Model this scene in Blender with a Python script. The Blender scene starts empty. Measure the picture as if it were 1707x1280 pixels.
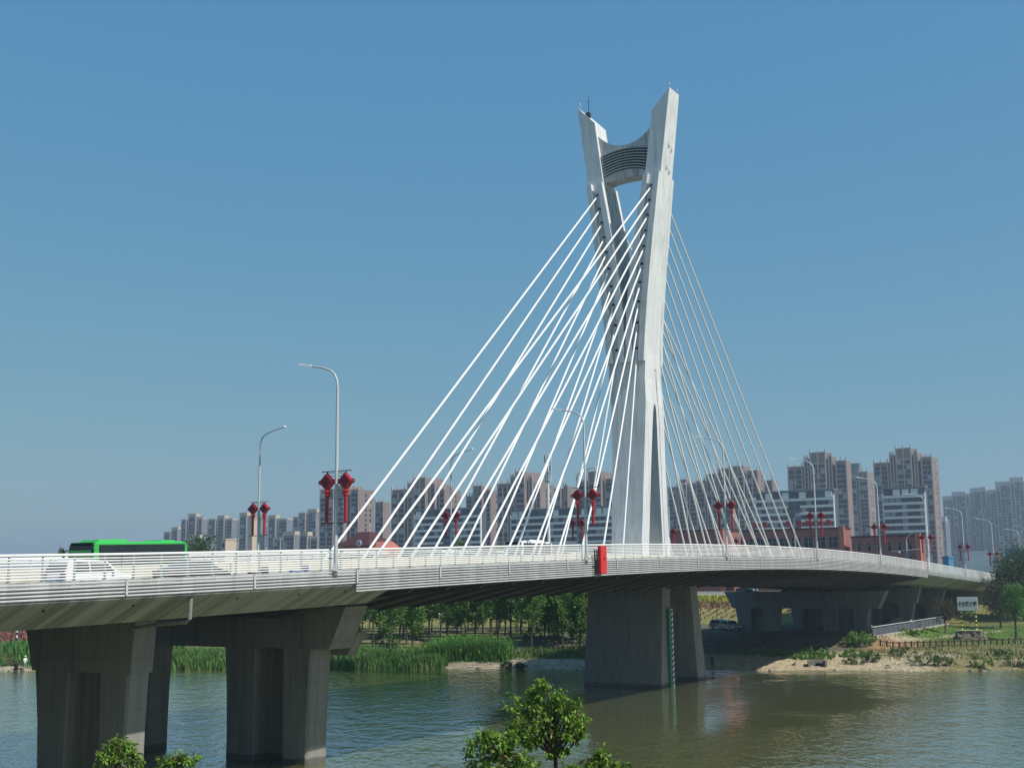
import bpy, bmesh, math, random
import numpy as np
from mathutils import Vector, Matrix
random.seed(7)
rng = np.random.default_rng(7)
SC = bpy.context.scene
COL = SC.collection
R = math.radians

# ---------------------------------------------------------------- camera, sky, sun, exposure
FPX, YAW, PITCH, ROLL = 2050.0, 0.539, 0.157, 0.011          # pixels of the 1707 px wide photograph, radians
CAM = Vector((59.17, -125.4, 11.15))
fw = Vector((-math.sin(YAW)*math.cos(PITCH), math.cos(YAW)*math.cos(PITCH), math.sin(PITCH)))
rt = Vector((math.cos(YAW), math.sin(YAW), 0)); up = rt.cross(fw)
cam_d = bpy.data.cameras.new('camera'); cam = bpy.data.objects.new('camera', cam_d); COL.objects.link(cam)
cam_d.sensor_width = 36; cam_d.lens = FPX/1707*36; cam_d.clip_start = .5; cam_d.clip_end = 9000
cr = rt*math.cos(ROLL) - up*math.sin(ROLL); cu = rt*math.sin(ROLL) + up*math.cos(ROLL)
cam.matrix_world = Matrix(((cr.x, cu.x, -fw.x, CAM.x), (cr.y, cu.y, -fw.y, CAM.y), (cr.z, cu.z, -fw.z, CAM.z), (0, 0, 0, 1)))
SC.camera = cam

SUN_EL, SUN_AZ = R(49.0), R(91)                              # azimuth from +Y towards +X
w = bpy.data.worlds.new('World'); SC.world = w; w.use_nodes = True
nt = w.node_tree; nt.nodes.clear()
sky = nt.nodes.new('ShaderNodeTexSky'); sky.sky_type = 'NISHITA'; sky.sun_disc = False
sky.sun_elevation = SUN_EL; sky.sun_rotation = SUN_AZ; sky.altitude = 60
sky.air_density = 1.0; sky.dust_density = .6; sky.ozone_density = 1.6
bg = nt.nodes.new('ShaderNodeBackground'); bg.inputs[1].default_value = .1
wo = nt.nodes.new('ShaderNodeOutputWorld')
sep = nt.nodes.new('ShaderNodeSeparateColor'); com = nt.nodes.new('ShaderNodeCombineColor'); nt.links.new(sky.outputs[0], sep.inputs[0])
for i, (gain, pw) in enumerate(((4.75, .80), (5.3, .43), (5.3, .08))):      # the camera's colour rendering of the sky, the same in every direction
    m0 = nt.nodes.new('ShaderNodeMath'); m0.operation = 'MULTIPLY'; m0.inputs[1].default_value = .1; nt.links.new(sep.outputs[i], m0.inputs[0])
    m1 = nt.nodes.new('ShaderNodeMath'); m1.operation = 'POWER'; m1.inputs[1].default_value = pw; nt.links.new(m0.outputs[0], m1.inputs[0])
    m2 = nt.nodes.new('ShaderNodeMath'); m2.operation = 'MULTIPLY'; m2.inputs[1].default_value = gain; nt.links.new(m1.outputs[0], m2.inputs[0])
    nt.links.new(m2.outputs[0], com.inputs[i])
nt.links.new(com.outputs[0], bg.inputs[0]); nt.links.new(bg.outputs[0], wo.inputs[0])
sun_d = bpy.data.lights.new('sun', 'SUN'); sun_d.energy = 4.9; sun_d.angle = R(.55); sun_d.color = (1, .95, .87)
sun = bpy.data.objects.new('sun', sun_d); COL.objects.link(sun)
sdir = Vector((math.cos(SUN_EL)*math.sin(SUN_AZ), math.cos(SUN_EL)*math.cos(SUN_AZ), math.sin(SUN_EL)))
sun.rotation_euler = sdir.to_track_quat('Z', 'Y').to_euler(); sun.location = (160, 60, 200)
SC.view_settings.view_transform = 'Standard'; SC.view_settings.look = 'None'
SC.view_settings.exposure = 0.0; SC.view_settings.gamma = 1.0; SC.view_settings.use_curve_mapping = False
SC.render.engine = 'CYCLES'
SC.cycles.use_denoising = True
SC.cycles.max_bounces = 6; SC.cycles.transparent_max_bounces = 6
SC.cycles.volume_bounces = 0
SC.cycles.sample_clamp_indirect = 4.0

# ---------------------------------------------------------------- where things stand
DD = [-400, -160, -148, -118, -112, -20, -6, 0, 5, 40, 75, 108, 400, 3000]
ZZ = [7.0, 7.0, 6.6, .2, -2, -2, -1.2, 0, .75, 1.8, 2.6, 7.6, 7.6, 7.6]
def ud(X, Y): a, b = X-11, Y-22; return .9206*a+.3905*b, -.3905*a+.9206*b
def XY(u, d): return 11+.9206*u-.3905*d, 22+.3905*u+.9206*d
def bulge(u): return 4.0*math.exp(-((u+52)/22)**2) - 1.5*math.exp(-((u-25)/20)**2) + .7*math.sin(u*.31) + .5*math.sin(u*.83+1)
def ground(X, Y):
    u, d = ud(X, Y)
    if d < 60: d -= bulge(u)*max(0, 1-abs(d)/30)
    z = float(np.interp(d, DD, ZZ))
    if 18 < d < 80 and X < 17:
        def st(a, b, x): t = min(max((x-a)/(b-a), 0), 1); return t*t*(3-2*t)
        tr = st(20+.12*(14-X), 26+.12*(14-X), d)*st(15.6, 13.2, X)*st(-48, -36, X)
        z += tr*max(0, 2.65-z)
    return z
def ray(px, py):
    a, b = px-853.5, 640-py
    c, s = math.cos(ROLL), math.sin(ROLL)
    return fw + rt*((a*c+b*s)/FPX) + up*((b*c-a*s)/FPX)
def at(px, py, X=None, Y=None, Z=None, D=None):
    v = ray(px, py)
    t = (X-CAM.x)/v.x if X is not None else (Y-CAM.y)/v.y if Y is not None else (Z-CAM.z)/v.z if Z is not None else D
    return CAM + v*t
def hit(px, py):
    v = ray(px, py); t = 70.0
    while t < 1500:
        p = CAM + v*t
        if p.z < ground(p.x, p.y): return p
        t += .25
    return p
PC = [9.06612245e-09, -3.04667819e-07, -3.09641316e-04, 1.40147855e-03, 1.41640931e+01]
def zr(Y):                                                    # height of the railing's top
    Yc = min(max(Y, -92), 112)
    z = float(np.polyval(PC, Yc))
    return z + (Y-Yc)*(.0215 if Y < 0 else -.034)

# ---------------------------------------------------------------- materials
MATS = {}
def mat(name, col, rough=.7, spec=.3, var=.0, vscale=1.0, stretch=(1, 1, 1), bump=0., bscale=8., metal=0., col2=None, thr=(.35, .7), coords='Object'):
    if name in MATS: return MATS[name]
    m = bpy.data.materials.new(name); m.use_nodes = True; n = m.node_tree.nodes; l = m.node_tree.links
    b = n['Principled BSDF']; b.inputs['Roughness'].default_value = rough; b.inputs['Metallic'].default_value = metal
    b.inputs['Specular IOR Level'].default_value = spec
    b.inputs['Base Color'].default_value = (*col, 1)
    if var or col2 or bump:
        tc = n.new('ShaderNodeTexCoord'); mp = n.new('ShaderNodeMapping'); mp.inputs['Scale'].default_value = stretch
        if coords == 'World':
            g_ = n.new('ShaderNodeNewGeometry'); l.new(g_.outputs['Position'], mp.inputs[0])
        else: l.new(tc.outputs['Object'], mp.inputs[0])
    if var or col2:
        no = n.new('ShaderNodeTexNoise'); no.inputs['Scale'].default_value = vscale; no.inputs['Detail'].default_value = 6
        no.inputs['Roughness'].default_value = .65
        l.new(mp.outputs[0], no.inputs[0])
        rp = n.new('ShaderNodeValToRGB'); rp.color_ramp.elements[0].position = thr[0]; rp.color_ramp.elements[1].position = thr[1]
        c2 = col2 if col2 else tuple(x*(1-var) for x in col)
        rp.color_ramp.elements[0].color = (*c2, 1); rp.color_ramp.elements[1].color = (*col, 1)
        l.new(no.outputs[0], rp.inputs[0]); l.new(rp.outputs[0], b.inputs['Base Color'])
    if bump:
        nb = n.new('ShaderNodeTexNoise'); nb.inputs['Scale'].default_value = bscale; nb.inputs['Detail'].default_value = 5
        l.new(mp.outputs[0], nb.inputs[0])
        bp = n.new('ShaderNodeBump'); bp.inputs['Strength'].default_value = bump; bp.inputs['Distance'].default_value = .05
        l.new(nb.outputs[0], bp.inputs['Height']); l.new(bp.outputs[0], b.inputs['Normal'])
    MATS[name] = m; return m
def attr_mat(name, attr, rough=.8, spec=.15, var=.35, vscale=3., trans=0., bump=0.):
    m = bpy.data.materials.new(name); m.use_nodes = True; n = m.node_tree.nodes; l = m.node_tree.links
    b = n['Principled BSDF']; b.inputs['Roughness'].default_value = rough; b.inputs['Specular IOR Level'].default_value = spec
    a = n.new('ShaderNodeAttribute'); a.attribute_name = attr
    tc = n.new('ShaderNodeTexCoord'); no = n.new('ShaderNodeTexNoise'); no.inputs['Scale'].default_value = vscale; no.inputs['Detail'].default_value = 8
    no.inputs['Roughness'].default_value = .7
    l.new(tc.outputs['Object'], no.inputs[0])
    mr = n.new('ShaderNodeMapRange'); mr.inputs[1].default_value = .3; mr.inputs[2].default_value = .7
    mr.inputs[3].default_value = 1-var; mr.inputs[4].default_value = 1+var
    l.new(no.outputs[0], mr.inputs[0])
    mx = n.new('ShaderNodeVectorMath'); mx.operation = 'SCALE'
    l.new(a.outputs['Color'], mx.inputs[0]); l.new(mr.outputs[0], mx.inputs['Scale'])
    l.new(mx.outputs[0], b.inputs['Base Color'])
    if trans:
        t = n.new('ShaderNodeBsdfTranslucent'); ms = n.new('ShaderNodeMixShader'); ms.inputs[0].default_value = trans
        l.new(mx.outputs[0], t.inputs[0]); l.new(b.outputs[0], ms.inputs[1]); l.new(t.outputs[0], ms.inputs[2])
        l.new(ms.outputs[0], n['Material Output'].inputs[0])
    if bump:
        nb = n.new('ShaderNodeTexNoise'); nb.inputs['Scale'].default_value = 2.5; nb.inputs['Detail'].default_value = 8
        l.new(tc.outputs['Object'], nb.inputs[0])
        bp = n.new('ShaderNodeBump'); bp.inputs['Strength'].default_value = bump; bp.inputs['Distance'].default_value = .3
        l.new(nb.outputs[0], bp.inputs['Height']); l.new(bp.outputs[0], b.inputs['Normal'])
    MATS[name] = m; return m

def weathered(name, col, col2, seam, seam_h, streak=.35, rough=.65, tide=False):
    """paint or concrete with pour joints, rain streaks and blotches"""
    m = bpy.data.materials.new(name); m.use_nodes = True; n = m.node_tree.nodes; l = m.node_tree.links; b = n['Principled BSDF']
    b.inputs['Roughness'].default_value = rough; b.inputs['Specular IOR Level'].default_value = .3
    g = n.new('ShaderNodeNewGeometry')
    def noise(sc, scale, det=6):
        mp = n.new('ShaderNodeMapping'); mp.inputs['Scale'].default_value = sc; l.new(g.outputs['Position'], mp.inputs[0])
        t = n.new('ShaderNodeTexNoise'); t.inputs['Scale'].default_value = scale; t.inputs['Detail'].default_value = det; t.inputs['Roughness'].default_value = .65; l.new(mp.outputs[0], t.inputs[0]); return t.outputs[0]
    def ramp(v, a, b_, c0, c1):
        r = n.new('ShaderNodeMapRange'); r.inputs[1].default_value = a; r.inputs[2].default_value = b_; r.inputs[3].default_value = c0; r.inputs[4].default_value = c1; l.new(v, r.inputs[0]); return r.outputs[0]
    def mul(a, b_):
        q = n.new('ShaderNodeMath'); q.operation = 'MULTIPLY'; l.new(a, q.inputs[0]); l.new(b_, q.inputs[1]); return q.outputs[0]
    st = ramp(noise((1.6, 1.6, .06), 1.6), .30, .55, 1-streak, 1.)
    st2 = ramp(noise((5, 5, .1), 1.3, 3), .28, .4, 1-streak*.8, 1.)
    bl = ramp(noise((1, 1, 1), .35), .3, .7, .88, 1.06)
    sx = n.new('ShaderNodeSeparateXYZ'); l.new(g.outputs['Position'], sx.inputs[0])
    dv = n.new('ShaderNodeMath'); dv.operation = 'MULTIPLY'; dv.inputs[1].default_value = 1/seam_h; l.new(sx.outputs[2], dv.inputs[0])
    fr = n.new('ShaderNodeMath'); fr.operation = 'FRACT'; l.new(dv.outputs[0], fr.inputs[0])
    lt = n.new('ShaderNodeMath'); lt.operation = 'GREATER_THAN'; lt.inputs[1].default_value = .035/seam_h; l.new(fr.outputs[0], lt.inputs[0])
    sm = ramp(lt.outputs[0], 0, 1, 1-seam, 1)
    f = mul(mul(st, st2), mul(bl, sm))
    if tide:                                                  # wet, weedy band left by the river
        za = n.new('ShaderNodeMath'); za.operation = 'MULTIPLY_ADD'; za.inputs[1].default_value = -.5; l.new(noise((1, 1, .3), 1.1), za.inputs[0]); l.new(sx.outputs[2], za.inputs[2])
        f = mul(f, ramp(za.outputs[0], .02, .16, .25, 1.))
    mx = n.new('ShaderNodeMix'); mx.data_type = 'RGBA'; mx.inputs[6].default_value = (*col2, 1); mx.inputs[7].default_value = (*col, 1); l.new(f, mx.inputs[0])
    l.new(mx.outputs[2], b.inputs['Base Color'])
    bp = n.new('ShaderNodeBump'); bp.inputs['Strength'].default_value = .2; bp.inputs['Distance'].default_value = .05; l.new(noise((1, 1, 1), 2.2), bp.inputs['Height']); l.new(bp.outputs[0], b.inputs['Normal'])
    MATS[name] = m; return m
M_WHITE = weathered('tower_painted_concrete', (.70, .715, .71), (.24, .25, .24), .28, 4.6, .42, .55)
M_STAIN_SHADE = mat('streaked_shaded_paint', (.52, .53, .51), .65, .3, col2=(.17, .16, .14), vscale=1.1, stretch=(2.2, 2.2, .12), thr=(.34, .5))  # dirt streaks; on the legs' inner faces the tone also stands for shade
M_CONC = mat('girder_concrete', (.42, .43, .415), .85, .2, col2=(.23, .235, .225), vscale=.55, stretch=(.03, 2.2, .03), thr=(.4, .58), bump=.15, bscale=4)
M_PIER = weathered('pier_concrete', (.27, .262, .24), (.075, .077, .072), .3, 2.45, .42, .85, True)
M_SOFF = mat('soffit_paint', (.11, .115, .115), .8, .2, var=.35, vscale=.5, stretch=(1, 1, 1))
M_CABLE = mat('cable_sheath', (.86, .86, .84), .4, .4)
M_RAIL = mat('rail_paint', (.82, .82, .80), .45, .4, col2=(.5, .42, .25), vscale=1.7, thr=(.18, .33))
M_SLAT = mat('slat_metal', (.55, .56, .56), .45, .5, var=.3, vscale=.8, thr=(.3, .6))
M_STEEL = mat('galvanised_steel', (.52, .55, .56), .45, .5, var=.15, vscale=2)
M_DARK = mat('dark_recess', (.03, .035, .04), .8, .2)
M_ASPH = mat('asphalt', (.05, .05, .052), .9, .2, var=.3, vscale=3)
M_WALK = mat('walkway_paving', (.30, .29, .27), .9, .2, var=.2, vscale=2)
M_CREAM = mat('cream_barrier', (.60, .565, .47), .75, .25, col2=(.45, .41, .32), vscale=1.2)
M_RED = mat('lantern_red', (.42, .012, .025), .35, .5)
M_REDD = mat('lantern_dark_red', (.16, .008, .015), .5, .4)
M_CAB = mat('cabinet_red', (.66, .03, .035), .5, .4, var=.12, vscale=2)
M_LAMPW = mat('lamp_glass', (.75, .77, .78), .3, .5)
M_BLACK = mat('black_rubber', (.012, .012, .013), .7, .3)
M_GLASS = mat('dark_glass', (.012, .018, .022), .08, .6)
M_WPAINT = mat('white_car_paint', (.8, .8, .8), .2, .5)
M_SILV = mat('silver_car_paint', (.22, .24, .27), .25, .5, metal=.4)
M_DKPAINT = mat('dark_car_paint', (.02, .022, .028), .2, .5)
M_BUSG = mat('bus_green', (.045, .43, .075), .3, .5)
M_CHROME = mat('wheel_rim', (.5, .5, .5), .3, .5, metal=.8)
M_TAIL = mat('tail_lamp', (.4, .01, .01), .2, .5)
M_HEAD = mat('head_lamp', (.75, .78, .8), .1, .6)
M_YEL = mat('yellow_plastic', (.7, .55, .2), .5, .3)
M_BLUE = mat('blue_fabric', (.06, .2, .5), .7, .2, var=.3, vscale=3)
M_BARK = mat('bark', (.12, .09, .065), .9, .1, var=.4, vscale=6, stretch=(1, 1, .3))
M_LEAF = attr_mat('leaf_green', 'tint', .55, .35, .2, 1.0, .35)
M_GRASS = attr_mat('reed_green', 'tint', .7, .2, .15, .6, .3)
M_STONE = mat('plinth_stone', (.28, .24, .17), .9, .2, col2=(.11, .10, .075), vscale=2.2, bump=.5, bscale=5)
M_GREENP = mat('gauge_green', (.02, .26, .16), .5, .4)
M_WPOST = mat('gauge_white', (.78, .78, .76), .5, .4)
M_YPOST = mat('post_yellow', (.78, .66, .16), .5, .4)
M_WOOD = mat('brown_timber', (.11, .065, .045), .8, .2, var=.3, vscale=3)
# buildings
M_BRICK = mat('tower_brick', (.27, .21, .19), .85, .2, var=.18, vscale=.08)
M_PILA = mat('tower_pilaster', (.54, .41, .345), .8, .2, var=.1, vscale=.08)
M_LEDGE = mat('window_ledge', (.36, .33, .31), .8, .2)
M_WGLA = mat('window_glass', (.016, .028, .045), .3, .25)
M_CURT = mat('curtained_window', (.34, .36, .37), .5, .4)
M_SLAB = mat('white_balcony', (.70, .71, .69), .7, .3, var=.1, vscale=.3)
M_DKWALL = mat('dark_facade', (.10, .115, .14), .7, .3, var=.2, vscale=.2)
M_CREAMB = mat('cream_building', (.56, .46, .35), .85, .2, var=.12, vscale=.1)
M_GREYB = mat('grey_building', (.20, .22, .25), .8, .2, var=.15, vscale=.1)
M_PINK = mat('pink_render', (.31, .125, .115), .85, .2, var=.12, vscale=.3)
M_SALM_LIT = mat('sunlit_salmon_render', (.46, .17, .13), .85, .2, var=.1, vscale=.3)  # pink and maroon as the sun shows them, sunlight put into the colour
M_ROOFR = mat('maroon_roof', (.085, .032, .032), .8, .2, var=.25, vscale=1.0)
M_BEIGE = mat('pale_beige_building', (.50, .47, .42), .85, .2)
M_TEAL = mat('teal_roof', (.10, .35, .40), .6, .3)
M_WBUILD = mat('white_low_building', (.7, .72, .73), .7, .3, var=.15, vscale=.3)
M_BLUEP = mat('blue_panel', (.05, .20, .36), .6, .3)

# ---------------------------------------------------------------- mesh helpers
class MB:
    def __init__(s): s.v = []; s.f = []; s.mi = []; s.cur = 0; s.sm = False
    def add(s, vs, fs):
        o = len(s.v); s.v += [tuple(p) for p in vs]; s.f += [tuple(i+o for i in f) for f in fs]; s.mi += [s.cur]*len(fs); return s
    def box(s, x0, x1, y0, y1, z0, z1):
        return s.add([(x0, y0, z0), (x1, y0, z0), (x1, y1, z0), (x0, y1, z0), (x0, y0, z1), (x1, y0, z1), (x1, y1, z1), (x0, y1, z1)],
                     [(3, 2, 1, 0), (4, 5, 6, 7), (0, 1, 5, 4), (1, 2, 6, 5), (2, 3, 7, 6), (3, 0, 4, 7)])
    def hexa(s, lo, hi):                                      # two quads, bottom and top, both counter-clockwise from above
        return s.add(list(lo)+list(hi), [(3, 2, 1, 0), (4, 5, 6, 7), (0, 1, 5, 4), (1, 2, 6, 5), (2, 3, 7, 6), (3, 0, 4, 7)])
    def loft(s, rings, cap=True):
        n = len(rings[0]); vs = [p for r in rings for p in r]; fs = []
        for k in range(len(rings)-1):
            for i in range(n):
                j = (i+1) % n; fs.append((k*n+i, k*n+j, (k+1)*n+j, (k+1)*n+i))
        if cap: fs += [tuple(range(n-1, -1, -1)), tuple((len(rings)-1)*n+i for i in range(n))]
        return s.add(vs, fs)
    def tube(s, pts, rad, n=8, cap=True):
        pts = [Vector(p) for p in pts]; rads = rad if isinstance(rad, (list, tuple)) else [rad]*len(pts)
        rings = []; prev = None
        for i, p in enumerate(pts):
            t = (pts[min(i+1, len(pts)-1)]-pts[max(i-1, 0)]).normalized()
            a = prev if prev is not None else (Vector((1, 0, 0)) if abs(t.x) < .9 else Vector((0, 1, 0)))
            a = (a-t*a.dot(t)).normalized(); b = t.cross(a); prev = a
            rings.append([p+(a*math.cos(2*math.pi*k/n)+b*math.sin(2*math.pi*k/n))*rads[i] for k in range(n)])
        return s.loft(rings, cap)
    def prism(s, poly, axis, a0, a1):                         # polygon extruded along an axis
        def put(p, t): return (t, p[0], p[1]) if axis == 'x' else (p[0], t, p[1]) if axis == 'y' else (p[0], p[1], t)
        return s.loft([[put(p, a0) for p in poly], [put(p, a1) for p in poly]])
    def lathe(s, prof, c=(0, 0, 0), n=12):
        return s.loft([[(c[0]+r*math.cos(2*math.pi*k/n), c[1]+r*math.sin(2*math.pi*k/n), c[2]+z) for k in range(n)] for r, z in prof])
    def mesh(s, name, mats):
        me = bpy.data.meshes.new(name); me.from_pydata(s.v, [], s.f)
        for m in (mats if isinstance(mats, (list, tuple)) else [mats]): me.materials.append(m)
        if any(s.mi): me.polygons.foreach_set('material_index', s.mi)
        bm = bmesh.new(); bm.from_mesh(me); bmesh.ops.recalc_face_normals(bm, faces=bm.faces)
        if s.sm:
            for f in bm.faces: f.smooth = True
        bm.to_mesh(me); bm.free()
        if s.sm: me.set_sharp_from_angle(angle=R(40))
        me.update(); return me
    def build(s, name, mats, parent=None, **k):
        return link(name, s.mesh(name, mats), parent, **k)
def link(name, me, parent=None, loc=None, rot=None):
    o = bpy.data.objects.new(name, me); COL.objects.link(o)
    if parent is not None: o.parent = parent
    if loc is not None: o.location = loc
    if rot is not None: o.rotation_euler = rot
    return o
def tag(o, label=None, cat=None, group=None, kind=None):
    if label: o['label'] = label
    if cat: o['category'] = cat
    if group: o['group'] = group
    if kind: o['kind'] = kind
    return o
def thing(name, label, cat, loc=(0, 0, 0), rz=0, group=None):
    o = bpy.data.objects.new(name, None); COL.objects.link(o); o.location = loc; o.rotation_euler = (0, 0, rz)
    o.empty_display_size = .1
    return tag(o, label, cat, group)
def copy_tree(o, parent=None):
    c = o.copy(); COL.objects.link(c)
    if parent is not None: c.parent = parent
    for ch in kids_of(o): copy_tree(ch, c)
    return c
def kids_of(o): return list(o.children)
def color_attr(me, cols):                                     # per-vertex colours
    a = me.color_attributes.new('tint', 'FLOAT_COLOR', 'POINT')
    c = np.ones((len(me.vertices), 4), dtype=np.float32); c[:, :3] = cols
    a.data.foreach_set('color', c.ravel())
def fast_mesh(name, V, F4, mats, cols=None):
    me = bpy.data.meshes.new(name); n = len(F4); k = F4.shape[1]
    me.vertices.add(len(V)); me.vertices.foreach_set('co', np.asarray(V, np.float32).ravel())
    me.loops.add(n*k); me.loops.foreach_set('vertex_index', np.asarray(F4, np.int32).ravel())
    me.polygons.add(n); me.polygons.foreach_set('loop_start', np.arange(0, n*k, k, dtype=np.int32))
    me.update(calc_edges=True); me.validate()
    for m in (mats if isinstance(mats, (list, tuple)) else [mats]): me.materials.append(m)
    if cols is not None: color_attr(me, cols)
    return me

# ================================================================ the setting: ground, water
def lerp3(a, b, t): return tuple(a[i]*(1-t)+b[i]*t for i in range(3))
SAND, GRASS, DRY, EARTH, MUD, PAVE = (.40, .335, .225), (.085, .125, .035), (.22, .19, .085), (.32, .20, .11), (.10, .095, .07), (.26, .25, .23)
def sstep(a, b, x): t = min(max((x-a)/(b-a), 0), 1); return t*t*(3-2*t)
def blob(u, d, cu, cd, ru, rd): return max(0., 1-((u-cu)/ru)**2-((d-cd)/rd)**2)**.5
def zone(u, d):
    n1 = math.sin(u*.37+d*.21)+math.sin(u*.13-d*.43+2)+math.sin(u*.71+d*.67+1)
    if d < -1: return MUD
    if d < 75:
        c = GRASS
        if u < -38 or u > 12: c = lerp3(GRASS, DRY, .35+.18*n1)
        if u > 6: c = lerp3(c, DRY, (1-sstep(18, 34, d))*.9)
        c = lerp3(c, (.10, .17, .035), sstep(30, 38, d)*(1-sstep(60, 70, d))*sstep(14, 22, u))
        # beaches and trodden earth
        s = blob(u, d, -34, 2, 15, 7); c = lerp3(c, SAND, min(1, s*1.6))
        s = blob(u, d, -2, 4, 19, 12)*1.3; c = lerp3(c, SAND, min(1, s*1.5))
        s = blob(u, d, 9, 13, 13, 6)*1.5; c = lerp3(c, SAND, min(1, s))
        s = blob(u, d, 12, 25, 7, 8); c = lerp3(c, EARTH, min(1, s*1.8))
        s = blob(u, d, 38, 6, 14, 1.6); c = lerp3(c, SAND, min(1, s*1.8))
        s = blob(u, d, -95, 1, 14, 2.2); c = lerp3(c, SAND, min(1, s*1.8))
        X_ = XY(u, d)[0]
        if -40 < X_ < 15 and d > 12: c = lerp3(c, (.13, .115, .09), sstep(12, 20, d)*.92*sstep(-40, -30, X_)*(1-sstep(11.5, 13.5, X_)))  # bare soil under the deck, with the shade there painted in
        p = abs((d-27)*.75-(u-13)*.9)                         # a trodden path climbing to the right
        if 26 < d < 56 and p < 1.3: c = lerp3(c, (.42, .36, .25), .8)
        if -70 < u < -38 and 34 < d < 70: c = lerp3(c, (.30, .24, .15), max(0, .5+.5*math.sin(d*1.1+u*.12)))
        return c
    if d < 108: return lerp3((.20, .21, .06), DRY, .5+.3*n1/3)
    if d < 122: return PAVE
    return lerp3((.16, .17, .12), PAVE, .4)
us = sorted(set([-2600, -1800, -1200, -800, -500, -350, -260, -200] + [x*2.0 for x in range(-85, 65)] + [140, 170, 220, 320, 500, 800, 1200, 1800, 2600]))
ds = sorted(set([-2500, -900, -400, -250, -200, -175, -160, -154, -148, -140, -130, -124, -118, -112, -60, -20, -12] + [-8+1.0*k for k in range(0, 44)] + [36+2.0*k for k in range(0, 44)] + [128, 140, 170, 220, 300, 420, 600, 900, 1400, 2000, 2600]))
V = []; C = []
for u in us:
    for d in ds:
        X, Y = XY(u, d); z = ground(X, Y)
        if -6 < d < 76 and -170 < u < 130: z += .07*math.sin(u*1.3+d*.4)*math.sin(d*.9-u*.3)+.05*math.sin(u*2.9+d*1.7)
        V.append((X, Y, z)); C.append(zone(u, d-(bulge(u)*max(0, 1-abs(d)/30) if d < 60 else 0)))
nd = len(ds)
F = np.array([(i*nd+j, (i+1)*nd+j, (i+1)*nd+j+1, i*nd+j+1) for i in range(len(us)-1) for j in range(nd-1)])
M_GROUND = attr_mat('ground_soil_and_turf', 'tint', .95, .1, .45, 1.3, 0, .9)
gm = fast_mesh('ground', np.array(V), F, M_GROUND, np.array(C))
gm.polygons.foreach_set('use_smooth', [True]*len(gm.polygons))
tag(link('ground', gm), kind='structure', label='far river bank with beaches, turf and a levee')

def water_mat():
    m = bpy.data.materials.new('river_water'); m.use_nodes = True; n = m.node_tree.nodes; l = m.node_tree.links
    b = n['Principled BSDF']; b.inputs['Base Color'].default_value = (.125, .135, .045, 1); b.inputs['IOR'].default_value = 1.40
    b.inputs['Roughness'].default_value = .06; b.inputs['Specular IOR Level'].default_value = .5
    g = n.new('ShaderNodeNewGeometry')
    rot = n.new('ShaderNodeMapping'); rot.inputs['Rotation'].default_value = (0, 0, -.539); l.new(g.outputs['Position'], rot.inputs[0])
    def noise(scale, detail, sx, sy):
        mp = n.new('ShaderNodeMapping'); mp.inputs['Scale'].default_value = (sx, sy, 1); l.new(rot.outputs[0], mp.inputs[0])
        t = n.new('ShaderNodeTexNoise'); t.inputs['Scale'].default_value = scale; t.inputs['Detail'].default_value = detail; t.inputs['Roughness'].default_value = .6
        l.new(mp.outputs[0], t.inputs[0]); return t.outputs[0]
    # patches of wind and calm; a lee of smooth water lies in front of the tower pier
    patch = noise(.05, 3, 1, 1.3)
    sx = n.new('ShaderNodeSeparateXYZ'); l.new(g.outputs['Position'], sx.inputs[0])
    def lin(sock, c0, r):
        q = n.new('ShaderNodeMath'); q.operation = 'MULTIPLY_ADD'; l.new(sock, q.inputs[0]); q.inputs[1].default_value = 1/r; q.inputs[2].default_value = -c0/r
        q2 = n.new('ShaderNodeMath'); q2.operation = 'POWER'; q2.inputs[1].default_value = 2; l.new(q.outputs[0], q2.inputs[0]); return q2.outputs[0]
    def op(o, a_, b_):
        q = n.new('ShaderNodeMath'); q.operation = o
        for i_, v_ in ((0, a_), (1, b_)):
            if isinstance(v_, (int, float)): q.inputs[i_].default_value = v_
            else: l.new(v_, q.inputs[i_])
        return q.outputs[0]
    lee = op('ADD', lin(sx.outputs[0], 16, 13), lin(sx.outputs[1], -18, 38))
    lee = op('MULTIPLY', lee, .5)
    wind = op('ADD', op('MULTIPLY', op('SUBTRACT', patch, .5), 2.2), lee)
    rp = n.new('ShaderNodeMapRange'); rp.inputs[1].default_value = .15; rp.inputs[2].default_value = .75; rp.inputs[3].default_value = .15; rp.inputs[4].default_value = 1.; rp.interpolation_type = 'SMOOTHSTEP'
    l.new(wind, rp.inputs[0])
    b.inputs['Coat Weight'].default_value = .85; b.inputs['Coat IOR'].default_value = 1.4; b.inputs['Coat Roughness'].default_value = .06
    w1 = noise(1.0, 3, 1.9, .75); w2 = noise(.35, 2, 1.3, .8)
    ad = n.new('ShaderNodeMath'); ad.operation = 'MULTIPLY_ADD'; l.new(w2, ad.inputs[0]); ad.inputs[1].default_value = 1.3; l.new(w1, ad.inputs[2])
    bp = n.new('ShaderNodeBump'); bp.inputs['Distance'].default_value = .16
    ml = n.new('ShaderNodeMath'); ml.operation = 'MULTIPLY'; ml.inputs[1].default_value = .66; l.new(rp.outputs[0], ml.inputs[0])
    l.new(ml.outputs[0], bp.inputs['Strength']); l.new(ad.outputs[0], bp.inputs['Height']); l.new(bp.outputs[0], b.inputs['Normal']); l.new(bp.outputs[0], b.inputs['Coat Normal'])
    return m
wv = [XY(u, d)+(0.,) for u, d in ((-1500, -122), (1500, -122), (1500, 7), (-1500, 7))]
wm = bpy.data.meshes.new('river'); wm.from_pydata(wv, [], [(0, 1, 2, 3)]); wm.materials.append(water_mat())
tag(link('river', wm), kind='structure', label='murky green river with wind ripples')

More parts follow.
